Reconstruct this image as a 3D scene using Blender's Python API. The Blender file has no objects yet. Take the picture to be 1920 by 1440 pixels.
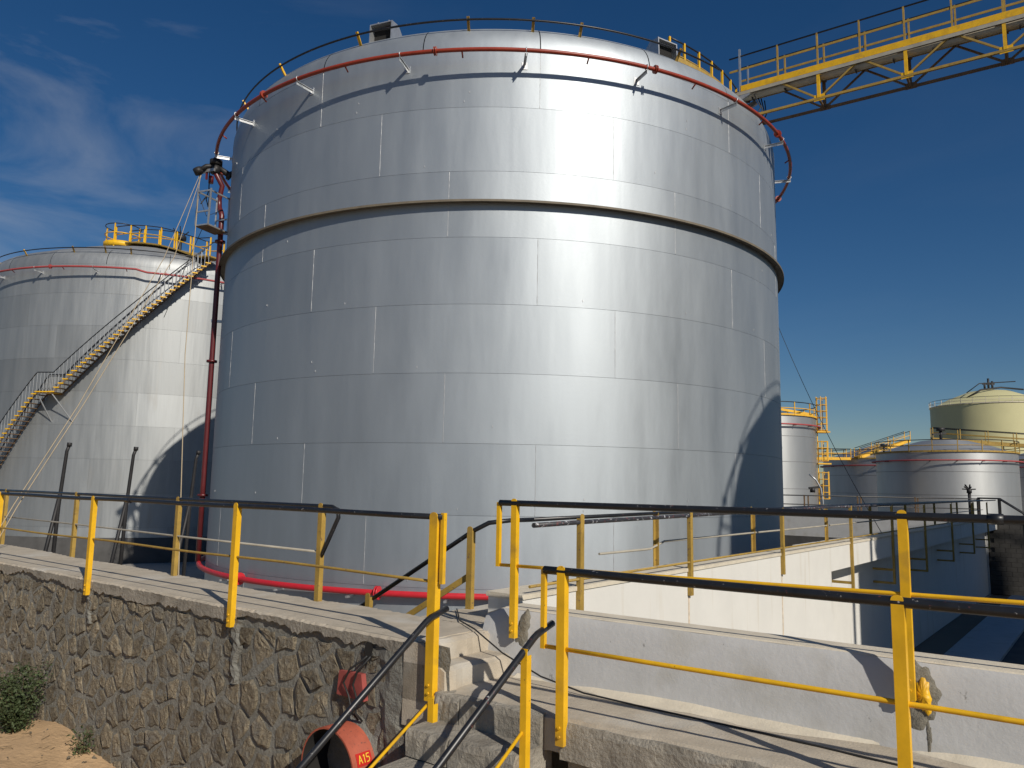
import bpy, math, random
import numpy as np
from mathutils import Vector, Matrix
random.seed(7)
C = bpy.context.scene.collection
R = math.radians
sin, cos, pi = math.sin, math.cos, math.pi

# ------------------------------------------------------------------ camera
SC = bpy.context.scene
cam = bpy.data.cameras.new('camera'); camo = bpy.data.objects.new('camera', cam); C.objects.link(camo)
PITCH, ROLL = 0.1305, 0.0178
cam.sensor_width = 36; cam.lens = 36 * 1460 / 1920
cam.clip_start = 0.05; cam.clip_end = 20000
_f = Vector((0, cos(PITCH), sin(PITCH))); _u = Vector((0, -sin(PITCH), cos(PITCH))); _r = Vector((1, 0, 0))
_x = cos(ROLL) * _r + sin(ROLL) * _u; _y = -sin(ROLL) * _r + cos(ROLL) * _u
camo.matrix_world = Matrix(((_x.x, _y.x, -_f.x, 0), (_x.y, _y.y, -_f.y, 0), (_x.z, _y.z, -_f.z, 0), (0, 0, 0, 1)))
SC.camera = camo

# ------------------------------------------------------------------ sky and sun
SUN_AZ, SUN_EL = 148.8, 34.0
wd = bpy.data.worlds.new('World'); SC.world = wd; wd.use_nodes = True
nt = wd.node_tree; nt.nodes.clear()
def wn(t, **k):
    n = nt.nodes.new(t)
    for a, b in k.items(): setattr(n, a, b)
    return n
out = wn('ShaderNodeOutputWorld'); bg = wn('ShaderNodeBackground')
sky = wn('ShaderNodeTexSky', sky_type='NISHITA'); sky.sun_disc = False
sky.sun_elevation = R(SUN_EL); sky.sun_rotation = R(SUN_AZ)
sky.air_density = 1.0; sky.dust_density = 0.25; sky.ozone_density = 4.0; sky.altitude = 100
tc = wn('ShaderNodeTexCoord')
mp = wn('ShaderNodeMapping'); mp.inputs['Scale'].default_value = (2.2, 1.6, 6.5); mp.inputs['Rotation'].default_value = (0.25, 0.5, 0.2)
nt.links.new(tc.outputs['Generated'], mp.inputs['Vector'])
nz = wn('ShaderNodeTexNoise'); nz.inputs['Scale'].default_value = 1.7; nz.inputs['Detail'].default_value = 9; nz.inputs['Roughness'].default_value = 0.56; nz.inputs['Distortion'].default_value = 0.5
nt.links.new(mp.outputs[0], nz.inputs['Vector'])
cr = wn('ShaderNodeValToRGB'); cr.color_ramp.elements[0].position = 0.515; cr.color_ramp.elements[1].position = 0.80
nt.links.new(nz.outputs['Fac'], cr.inputs['Fac'])
sx = wn('ShaderNodeSeparateXYZ'); nt.links.new(tc.outputs['Generated'], sx.inputs[0])
mr = wn('ShaderNodeMapRange'); mr.inputs['From Min'].default_value = -0.12; mr.inputs['From Max'].default_value = -0.5; mr.inputs['To Min'].default_value = 0.04; mr.inputs['To Max'].default_value = 1.0
nt.links.new(sx.outputs['X'], mr.inputs['Value'])
mm = wn('ShaderNodeMath', operation='MULTIPLY'); nt.links.new(cr.outputs['Color'], mm.inputs[0]); nt.links.new(mr.outputs[0], mm.inputs[1])
m2 = wn('ShaderNodeMath', operation='MULTIPLY'); nt.links.new(mm.outputs[0], m2.inputs[0]); m2.inputs[1].default_value = 0.37
hs = wn('ShaderNodeHueSaturation'); hs.inputs['Hue'].default_value = 0.504; hs.inputs['Saturation'].default_value = 1.27; hs.inputs['Value'].default_value = 0.86
nt.links.new(sky.outputs[0], hs.inputs['Color'])
mx = wn('ShaderNodeMix', data_type='RGBA'); nt.links.new(m2.outputs[0], mx.inputs['Factor']); nt.links.new(hs.outputs[0], mx.inputs['A']); mx.inputs['B'].default_value = (7.0, 7.4, 8.0, 1)
nt.links.new(mx.outputs['Result'], bg.inputs['Color']); bg.inputs['Strength'].default_value = 0.060
nt.links.new(bg.outputs[0], out.inputs['Surface'])
sl = bpy.data.lights.new('sun', 'SUN'); sl.energy = 4.2; sl.angle = R(0.53); sl.color = (1.0, 0.93, 0.82)
so = bpy.data.objects.new('sun', sl); C.objects.link(so)
_s = Vector((sin(R(SUN_AZ)) * cos(R(SUN_EL)), cos(R(SUN_AZ)) * cos(R(SUN_EL)), sin(R(SUN_EL))))
so.rotation_euler = _s.to_track_quat('Z', 'Y').to_euler(); so.location = _s * 200
vs = SC.view_settings; vs.view_transform = 'Standard'; vs.look = 'None'; vs.exposure = 0.0; vs.gamma = 1.0; vs.use_curve_mapping = False
SC.cycles.max_bounces = 6; SC.cycles.use_denoising = True

# ------------------------------------------------------------------ materials
def mat(name, col, rough=0.6, metal=0.0, var=0.15, scale=2.0, stretch=(1, 1, 1), bump=0.0, bscale=40.0, bdist=0.01,
        chip=None, chip_scale=25.0, chip_at=0.66, chip2=None, rnd=0.0, rvar=0.0, wave=0.0, wscale=0.6, spec=0.5, low=None, aniso=0.0):
    m = bpy.data.materials.new(name); m.use_nodes = True
    t = m.node_tree; t.nodes.clear(); L = t.links
    def N(ty, **k):
        n = t.nodes.new(ty)
        for a, b in k.items(): setattr(n, a, b)
        return n
    o = N('ShaderNodeOutputMaterial'); p = N('ShaderNodeBsdfPrincipled'); L.new(p.outputs[0], o.inputs[0])
    p.inputs['Metallic'].default_value = metal; p.inputs['Specular IOR Level'].default_value = spec
    g = N('ShaderNodeNewGeometry'); v = N('ShaderNodeMapping'); v.inputs['Scale'].default_value = stretch; L.new(g.outputs['Position'], v.inputs['Vector'])
    n1 = N('ShaderNodeTexNoise'); n1.inputs['Scale'].default_value = scale; n1.inputs['Detail'].default_value = 7; n1.inputs['Roughness'].default_value = 0.62
    L.new(v.outputs[0], n1.inputs['Vector'])
    r = N('ShaderNodeMapRange'); r.inputs['From Min'].default_value = 0.3; r.inputs['From Max'].default_value = 0.7
    r.inputs['To Min'].default_value = 1 - var; r.inputs['To Max'].default_value = 1 + var; L.new(n1.outputs['Fac'], r.inputs['Value'])
    val = r.outputs[0]
    oi = N('ShaderNodeObjectInfo')
    if rnd:
        r2 = N('ShaderNodeMapRange'); r2.inputs['To Min'].default_value = 1 - rnd; r2.inputs['To Max'].default_value = 1 + rnd; L.new(oi.outputs['Random'], r2.inputs['Value'])
        ml = N('ShaderNodeMath', operation='MULTIPLY'); L.new(val, ml.inputs[0]); L.new(r2.outputs[0], ml.inputs[1]); val = ml.outputs[0]
    c = N('ShaderNodeMix', data_type='RGBA', blend_type='MULTIPLY'); c.inputs['Factor'].default_value = 1
    c.inputs['A'].default_value = (*col, 1); L.new(val, c.inputs['B']); col_out = c.outputs['Result']
    if low:
        n4 = N('ShaderNodeTexNoise'); n4.inputs['Scale'].default_value = low[1]; n4.inputs['Detail'].default_value = 6
        if len(low) > 3:
            v4 = N('ShaderNodeMapping'); v4.inputs['Scale'].default_value = low[3]; L.new(g.outputs['Position'], v4.inputs['Vector']); L.new(v4.outputs[0], n4.inputs['Vector'])
        else: L.new(g.outputs['Position'], n4.inputs['Vector'])
        r4 = N('ShaderNodeMapRange'); r4.inputs['From Min'].default_value = low[2]; r4.inputs['From Max'].default_value = low[2] + 0.16; L.new(n4.outputs['Fac'], r4.inputs['Value'])
        c4 = N('ShaderNodeMix', data_type='RGBA'); L.new(r4.outputs[0], c4.inputs['Factor']); L.new(col_out, c4.inputs['A']); c4.inputs['B'].default_value = (*low[0], 1); col_out = c4.outputs['Result']
    for ch, off in ((chip, 0.0), (chip2, 7.3)):
        if not ch: continue
        n2 = N('ShaderNodeTexNoise'); n2.inputs['Scale'].default_value = chip_scale; n2.inputs['Detail'].default_value = 5; n2.inputs['Roughness'].default_value = 0.7
        av = N('ShaderNodeVectorMath', operation='ADD'); av.inputs[1].default_value = (off, off, off); L.new(g.outputs['Position'], av.inputs[0]); L.new(av.outputs[0], n2.inputs['Vector'])
        r3 = N('ShaderNodeMapRange'); r3.inputs['From Min'].default_value = chip_at; r3.inputs['From Max'].default_value = chip_at + 0.05; L.new(n2.outputs['Fac'], r3.inputs['Value'])
        c2 = N('ShaderNodeMix', data_type='RGBA'); L.new(r3.outputs[0], c2.inputs['Factor']); L.new(col_out, c2.inputs['A']); c2.inputs['B'].default_value = (*ch, 1); col_out = c2.outputs['Result']
    L.new(col_out, p.inputs['Base Color'])
    if rvar:
        rr = N('ShaderNodeMapRange'); rr.inputs['From Min'].default_value = 0.3; rr.inputs['From Max'].default_value = 0.7; rr.inputs['To Min'].default_value = rough - rvar; rr.inputs['To Max'].default_value = rough + rvar
        L.new(n1.outputs['Fac'], rr.inputs['Value']); L.new(rr.outputs[0], p.inputs['Roughness'])
    else: p.inputs['Roughness'].default_value = rough
    if aniso:   # horizontally brushed paint: the highlight stretches up and down
        p.inputs['Anisotropic'].default_value = aniso; cz = N('ShaderNodeCombineXYZ'); cz.inputs[2].default_value = 1; L.new(cz.outputs[0], p.inputs['Tangent'])
    nrm = None
    if wave:
        nw = N('ShaderNodeTexNoise'); nw.inputs['Scale'].default_value = wscale; nw.inputs['Detail'].default_value = 3; L.new(v.outputs[0], nw.inputs['Vector'])
        b0 = N('ShaderNodeBump'); b0.inputs['Strength'].default_value = 1; b0.inputs['Distance'].default_value = wave; L.new(nw.outputs['Fac'], b0.inputs['Height']); nrm = b0.outputs[0]
    if bump:
        n3 = N('ShaderNodeTexNoise'); n3.inputs['Scale'].default_value = bscale; n3.inputs['Detail'].default_value = 8; n3.inputs['Roughness'].default_value = 0.65; L.new(g.outputs['Position'], n3.inputs['Vector'])
        b = N('ShaderNodeBump'); b.inputs['Strength'].default_value = bump; b.inputs['Distance'].default_value = bdist; L.new(n3.outputs['Fac'], b.inputs['Height'])
        if nrm: L.new(nrm, b.inputs['Normal'])
        nrm = b.outputs[0]
    if nrm: L.new(nrm, p.inputs['Normal'])
    return m

SILVER = mat('silver_paint', (0.39, 0.425, 0.455), 0.55, 0.70, 0.07, 0.8, (1.6, 1.6, 0.3), rnd=0.04, rvar=0.05, wave=0.019, wscale=0.55, bump=0.14, bscale=14, bdist=0.008, aniso=0.25)  # blue tint in the base colour stands in for reflected sky
SILVER_OLD = mat('weathered_silver_paint', (0.36, 0.375, 0.38), 0.57, 0.66, 0.09, 1.1, (2.2, 2.2, 0.25), rnd=0.10, rvar=0.05, wave=0.03, wscale=0.7, low=((0.34, 0.34, 0.33), 0.8, 0.62, (2.5, 2.5, .5)), aniso=0.2)
SILVER_FAR = mat('faded_silver_paint', (0.42, 0.43, 0.43), 0.52, 0.72, 0.08, 0.5, (1.5, 1.5, 0.4), rnd=0.06, aniso=0.4)
SEAM = mat('plate_seam', (0.22, 0.22, 0.22), 0.6, 0.5, 0.1)
WELD = mat('weld_bead', (0.48, 0.48, 0.48), 0.5, 0.5, 0.15, 12)
ROOFM = mat('roof_silver', (0.36, 0.37, 0.37), 0.55, 0.5, 0.12, 0.8)
GIRDER = mat('girder_paint', (0.15, 0.125, 0.09), 0.7, 0.0, 0.2, 3)
CREAM = mat('cream_paint', (0.55, 0.515, 0.28), 0.6, 0.0, 0.05, 0.3)
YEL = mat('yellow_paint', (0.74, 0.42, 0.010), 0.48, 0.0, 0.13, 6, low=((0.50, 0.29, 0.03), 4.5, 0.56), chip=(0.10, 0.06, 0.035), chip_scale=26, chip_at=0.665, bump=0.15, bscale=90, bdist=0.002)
YEL_OLD = mat('dusty_yellow_paint', (0.35, 0.225, 0.045), 0.65, 0.0, 0.22, 5, chip=(0.16, 0.10, 0.06), chip_scale=22, chip_at=0.60)
YEL_FAR = mat('orange_yellow_paint', (0.72, 0.40, 0.03), 0.55, 0.0, 0.12, 2)
BLK = mat('black_paint', (0.013, 0.014, 0.017), 0.38, 0.0, 0.3, 9, chip=(0.34, 0.33, 0.33), chip_scale=26, chip_at=0.645, chip2=(0.16, 0.05, 0.05))
BLK_WORN = mat('worn_black_paint', (0.035, 0.036, 0.042), 0.5, 0.0, 0.3, 9, chip=(0.5, 0.5, 0.52), chip_scale=16, chip_at=0.58, chip2=(0.16, 0.05, 0.05))
REDTOP = mat('orange_red_paint', (0.27, 0.034, 0.014), 0.4, 0.0, 0.15, 4)
RED = mat('signal_red_paint', (0.52, 0.018, 0.028), 0.45, 0.0, 0.08, 4)
MAROON = mat('maroon_paint', (0.10, 0.014, 0.016), 0.35, 0.0, 0.15, 4)
REDFAR = mat('dull_red_paint', (0.36, 0.06, 0.06), 0.55, 0.0, 0.15, 2)
STEEL = mat('galvanised_steel', (0.50, 0.51, 0.52), 0.42, 0.7, 0.15, 6)
DARK = mat('dark_steel', (0.022, 0.021, 0.022), 0.55, 0.2, 0.25, 8)
TRAY = mat('dull_grey_paint', (0.36, 0.33, 0.27), 0.7, 0.0, 0.2, 3)
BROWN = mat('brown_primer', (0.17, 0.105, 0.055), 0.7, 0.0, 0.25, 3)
CAPC = mat('worn_concrete', (0.43, 0.375, 0.295), 0.93, 0.0, 0.16, 5, bump=0.55, bscale=60, bdist=0.012, low=((0.50, 0.47, 0.41), 1.6, 0.55))
CONC = mat('grey_concrete', (0.30, 0.275, 0.23), 0.95, 0.0, 0.28, 4, bump=0.9, bscale=26, bdist=0.03, low=((0.19, 0.17, 0.14), 2.4, 0.55))
FLOORC = mat('bund_concrete', (0.28, 0.265, 0.24), 0.95, 0.0, 0.2, 0.8)
MORT = mat('mortar', (0.215, 0.21, 0.185), 0.95, 0.0, 0.22, 4, bump=1.0, bscale=24, bdist=0.04, low=((0.19, 0.17, 0.13), 3.0, 0.54))
STONE = mat('rubble_stone', (0.24, 0.202, 0.142), 0.95, 0.0, 0.40, 11, bump=1.0, bscale=22, bdist=0.10, rnd=0.30, low=((0.225, 0.21, 0.18), 5.0, 0.50))
WHITE = mat('white_limewash', (0.67, 0.655, 0.61), 0.85, 0.0, 0.035, 2, bump=0.25, bscale=30, bdist=0.006, low=((0.57, 0.525, 0.44), 1.1, 0.60, (4, 4, .35)))
GREYP = mat('pale_grey_limewash', (0.485, 0.485, 0.48), 0.85, 0.0, 0.06, 3, bump=0.35, bscale=22, bdist=0.01, chip=(0.22, 0.21, 0.20), chip_scale=7, chip_at=0.655, low=((0.41, 0.40, 0.37), 1.7, 0.58))
TANCAP = mat('sandy_coping', (0.60, 0.54, 0.43), 0.92, 0.0, 0.12, 5, bump=0.4, bscale=40)
SAND = mat('orange_sand', (0.50, 0.335, 0.185), 0.97, 0.0, 0.22, 1.8, bump=0.8, bscale=12, bdist=0.04)
EARTH = mat('dry_earth', (0.19, 0.155, 0.115), 0.97, 0.0, 0.25, 0.12, bump=0.4, bscale=3, bdist=0.05)
ASPH = mat('asphalt', (0.085, 0.083, 0.08), 0.95, 0.0, 0.2, 2)
SHADED_BLOCK = mat('shaded_block', (0.055, 0.052, 0.048), 0.95, 0.0, 0.2, 4, bump=0.5, bscale=25, rnd=0.15)  # base colour darkened to stand in for the shadow on the end wall
DRAIN = mat('faded_orange_red', (0.37, 0.085, 0.045), 0.75, 0.0, 0.22, 6, chip=(0.09, 0.045, 0.035), chip_scale=32, chip_at=0.60, bump=0.3, bscale=50, bdist=0.004)
TAGRED = mat('tag_red', (0.50, 0.02, 0.015), 0.5, 0.0, 0.05)
TAGYEL = mat('tag_yellow', (0.80, 0.55, 0.05), 0.5, 0.0, 0.05)
PLATE_RED = mat('pink_red_paint', (0.31, 0.065, 0.055), 0.7, 0.0, 0.2, 9)
ROPE = mat('tan_rope', (0.40, 0.32, 0.21), 0.9, 0.0, 0.1)
RUBBER = mat('black_cable', (0.02, 0.02, 0.02), 0.6, 0.0, 0.1)
HOLE = mat('hole_shade', (0.012, 0.011, 0.010), 0.95, 0.0, 0.1)  # near black, paints the darkness inside openings
RUST = mat('rust_stain', (0.60, 0.50, 0.38), 0.9, 0.0, 0.25, 12)
PATCH = mat('wet_mortar_patch', (0.20, 0.185, 0.15), 0.95, 0.0, 0.25, 9, bump=1.0, bscale=30, bdist=0.02)
LEAF = mat('leaf_green', (0.045, 0.066, 0.022), 0.7, 0.0, 0.5, 9)
STEMM = mat('stem_brown', (0.12, 0.09, 0.05), 0.9, 0.0, 0.2)
SEA = mat('sea_water', (0.035, 0.10, 0.17), 0.25, 0.0, 0.1, 0.01, bump=0.3, bscale=0.4, bdist=0.2)
DARK_BAND = mat('dark_band', (0.07, 0.068, 0.066), 0.9, 0.0, 0.25, 1.5)
HOUSE = mat('house_white', (0.7, 0.68, 0.64), 0.9, 0.0, 0.05)
WINDOWM = mat('window_dark', (0.05, 0.06, 0.08), 0.3, 0.0, 0.05)

# ------------------------------------------------------------------ mesh builder
class MB:
    def __init__(s): s.v = []; s.f = []; s.sm = []; s.mi = []; s.k = 0
    def add(s, vs, fs, smooth=False):
        o = len(s.v); s.v += [tuple(p) for p in vs]
        for f in fs: s.f.append([i + o for i in f]); s.sm.append(smooth); s.mi.append(s.k)
        return s
    def box(s, p0, ex, ey, ez):
        p0, ex, ey, ez = (Vector(q) for q in (p0, ex, ey, ez))
        if ex.cross(ey).dot(ez) < 0: ex, ey = ey, ex
        P = [p0, p0 + ex, p0 + ex + ey, p0 + ey]; P += [q + ez for q in P]
        return s.add(P, [(0, 3, 2, 1), (4, 5, 6, 7), (0, 1, 5, 4), (1, 2, 6, 5), (2, 3, 7, 6), (3, 0, 4, 7)])
    def bar(s, p, q, w, h, up=(0, 0, 1)):
        p, q = Vector(p), Vector(q); d = (q - p).normalized(); up = Vector(up)
        x = d.cross(up)
        if x.length < 1e-4: x = d.cross(Vector((1, 0, 0)))
        x.normalize(); y = x.cross(d).normalized()
        return s.box(p - x * w / 2 - y * h / 2, x * w, y * h, q - p)
    def tube(s, pts, r, seg=8, closed=False, caps=True):
        pts = [Vector(p) for p in pts]; n = len(pts); rings = []; prev = None
        rr = r if isinstance(r, (list, tuple)) else [r] * n
        for i in range(n):
            if closed: d = pts[(i + 1) % n] - pts[i - 1]
            else: d = pts[min(i + 1, n - 1)] - pts[max(i - 1, 0)]
            d.normalize()
            if prev is None:
                a = Vector((0, 0, 1)) if abs(d.z) < 0.9 else Vector((1, 0, 0)); x = d.cross(a).normalized()
            else: x = (prev - d * prev.dot(d)).normalized()
            prev = x; y = d.cross(x)
            rings.append([pts[i] + (x * cos(2 * pi * k / seg) + y * sin(2 * pi * k / seg)) * rr[i] for k in range(seg)])
        V = [p for g in rings for p in g]; F = []
        for i in range(n if closed else n - 1):
            j = (i + 1) % n
            for k in range(seg):
                l = (k + 1) % seg; F.append((i * seg + k, i * seg + l, j * seg + l, j * seg + k))
        s.add(V, F, True)
        if caps and not closed:
            o = len(s.v) - len(V)
            s.f.append([o + k for k in range(seg)][::-1]); s.sm.append(False); s.mi.append(s.k)
            s.f.append([o + (n - 1) * seg + k for k in range(seg)]); s.sm.append(False); s.mi.append(s.k)
        return s
    def cyl(s, p, q, r, seg=10): return s.tube([p, q], r, seg)
    def lathe(s, prof, c=(0, 0), a0=0, a1=360, seg=64, smooth=True):
        # a measured from -Y towards +X, seen from above
        full = abs(a1 - a0) >= 360; n = seg if full else seg + 1; V = []; F = []; m = len(prof)
        for i in range(n):
            a = R(a0 + (a1 - a0) * i / seg)
            for (r, z) in prof: V.append((c[0] + r * sin(a), c[1] - r * cos(a), z))
        for i in range(seg):
            j = (i + 1) % n
            for k in range(m - 1): F.append((i * m + k, j * m + k, j * m + k + 1, i * m + k + 1))
        return s.add(V, F, smooth)
    def prism(s, poly, ez):
        ez = Vector(ez); b = [Vector(p) for p in poly]; n = len(b)
        nrm = sum(((b[i] - b[0]).cross(b[(i + 1) % n] - b[0]) for i in range(1, n - 1)), Vector())
        if nrm.dot(ez) < 0: b = b[::-1]
        return s.add(b + [p + ez for p in b], [tuple(range(n))[::-1], tuple(range(n, 2 * n))] + [(i, (i + 1) % n, n + (i + 1) % n, n + i) for i in range(n)])
    def build(s, name, m, parent=None, off=None):
        if off is None:
            off = Vector((0, 0, 0)); q = parent
            while q is not None: off = off + q.location; q = q.parent
        me = bpy.data.meshes.new(name)
        me.from_pydata([(p[0] - off[0], p[1] - off[1], p[2] - off[2]) for p in s.v], [], s.f)
        me.polygons.foreach_set('use_smooth', s.sm)
        for x in (m if isinstance(m, (list, tuple)) else [m]): me.materials.append(x)
        if any(s.mi): me.polygons.foreach_set('material_index', s.mi)
        me.update()
        o = bpy.data.objects.new(name, me); C.objects.link(o)
        if parent: o.parent = parent
        return o

def tag(o, label, cat, group=None, kind=None):
    if label: o['label'] = label
    if cat: o['category'] = cat
    if group: o['group'] = group
    if kind: o['kind'] = kind
    return o
def thing(name, loc, label, cat, group=None):
    o = bpy.data.objects.new(name, None); o.empty_display_size = 0.2; C.objects.link(o); o.location = loc
    return tag(o, label, cat, group)
def struct(o): o['kind'] = 'structure'; return o

# ------------------------------------------------------------------ layout frames
class Frame:
    def __init__(s, o, az):
        a = R(az); s.o = Vector((o[0], o[1], 0)); s.a = Vector((sin(a), cos(a), 0)); s.n = Vector((-cos(a), sin(a), 0)); s.z = Vector((0, 0, 1))
    def __call__(s, a, n, z): return s.o + s.a * a + s.n * n + Vector((0, 0, z))
FL = Frame((-2.735, 8.068), 128.3)      # stone wall: a along the wall, n away from the viewer
FR = Frame((0.38, 5.64), 125.8)         # walkway and steps
_w = FR(-1.25, 1.17, 0)
class FrameW:                            # white dividing wall: w along it, p towards its sunny face
    def __init__(s):
        a = R(38.0); s.o = _w; s.w = Vector((sin(a), cos(a), 0)); s.p = Vector((cos(a), -sin(a), 0))
    def __call__(s, w, p, z): return s.o + s.w * w + s.p * p + Vector((0, 0, z))
FW = FrameW()
MAIN, LEFT, RIGHT = (-0.43, 29.2), (-22.85, 50.5), (24.65, 10.05)
FLOOR = -4.3

# ------------------------------------------------------------------ ground, sea
g = MB(); n = 64
g.add([(220 * sin(2 * pi * k / n), 40 + 220 * cos(2 * pi * k / n), FLOOR - 0.02) for k in range(n)], [tuple(range(n))[::-1]])
struct(g.build('ground', EARTH))
s_ = MB(); s_.add([(9000 * sin(2 * pi * k / n), 9000 * cos(2 * pi * k / n), -14.0) for k in range(n)], [tuple(range(n))[::-1]])
struct(s_.build('sea', SEA))
fl = MB()
def poly(pts, z=None): return [tuple(p) if z is None else (p[0], p[1], z) for p in pts]
fl.add(poly([FR(-60, 0.9, FLOOR), FR(-2.1, 0.9, FLOOR), FW(34.5, -0.3, FLOOR), FR(-60, 35.5, FLOOR)]), [(0, 1, 2, 3)])
struct(fl.build('bund_floor', FLOORC))
fl = MB(); fl.add(poly([FW(0, 0.48, FLOOR), FR(30, 1.2, FLOOR), FR(30, 35.5, FLOOR), FW(34.5, 0.48, FLOOR)]), [(0, 1, 2, 3)])
struct(fl.build('asphalt_floor', ASPH))
fl = MB()
fl.box(FW(0.1, 0.42, FLOOR), FW.p * 1.25, FW.w * 34.2, (0, 0, 0.08))
struct(fl.build('drain_slab', GREYP))
# sandy yard in front of the stone wall, rising towards the viewer
yd = MB(); na, nn = 60, 26
def yard_z(a, nn_):
    z = -3.12 - 0.06 * max(0, a + 4) ** 1.0 if a < 2 else -3.48
    z += max(0, -nn_ - 1.0) * 0.34 * (1 if nn_ > -6 else 6 / -nn_)
    return z + 0.05 * sin(a * 3.1 + nn_ * 2) + 0.035 * sin(a * 7.3 - nn_ * 5.1) + random.uniform(-.012, .012)
V = []
for i in range(na + 1):
    for j in range(nn + 1):
        a = -16 + 27 * i / na; q = 0.25 - 14 * (j / nn) ** 1.6
        V.append(FL(a, q, yard_z(a, q)))
yd.add(V, [(i * (nn + 1) + j, i * (nn + 1) + j + 1, (i + 1) * (nn + 1) + j + 1, (i + 1) * (nn + 1) + j) for i in range(na) for j in range(nn)], True)
struct(yd.build('sandy_ground', SAND))

# ------------------------------------------------------------------ storage tanks
COURSES = [FLOOR, -2.48, -0.73, 1.025, 2.78, 4.54, 6.29, 8.05, 9.80, 11.40]
OFFS = [28.9, 17.6, 6.0, 28.8, 17.8, 5.9, 28.6, 17.5, 5.9]
def plate_mesh(name, r, z0, z1, half, m, seg=18, gap=0.0035):
    """curved steel plate about angle 0, with true radial normals"""
    th = 0.006; V = []; F = []; NV = []
    a0 = -half + gap / r; a1 = half - gap / r
    rows = [(r - 0.03, z0 + gap), (r - 0.003, z0 + gap), (r, z0 + gap + .004), (r, z1 - gap - .004), (r - 0.003, z1 - gap), (r - 0.03, z1 - gap)]
    rows = [(r - 0.02, z0 + gap), (r, z0 + gap), (r, z1 - gap), (r - 0.02, z1 - gap)]
    for i in range(seg + 1):
        a = a0 + (a1 - a0) * i / seg
        for (q, z) in rows: V.append((q * sin(a), -q * cos(a), z))
    k = len(rows)
    for i in range(seg):
        for j in range(k - 1): F.append((i * k + j, (i + 1) * k + j, (i + 1) * k + j + 1, i * k + j + 1))
    me = bpy.data.meshes.new(name); me.from_pydata(V, [], F); me.materials.append(m)
    me.polygons.foreach_set('use_smooth', [True] * len(F)); me.update()
    N = []; amp = R(random.uniform(.7, 1.9)); zc_ = random.uniform(-.6, .6)
    for p in me.polygons:
        flat = abs(p.normal.z) > 0.5
        for li in p.loop_indices:
            v = me.vertices[me.loops[li].vertex_index].co
            an = math.atan2(v.x, -v.y); an2 = an - amp * sin(2 * pi * an / (a1 - a0)) * .8 + amp * .25 * sin(5 * pi * an / (a1 - a0) + zc_)
            N.append(tuple(p.normal) if flat else (sin(an2), -cos(an2), 0))
    me.normals_split_custom_set(N)
    return me
def on_tank(c, r, deg, z): return Vector((c[0] + r * sin(R(deg)), c[1] - r * cos(R(deg)), z))

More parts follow.
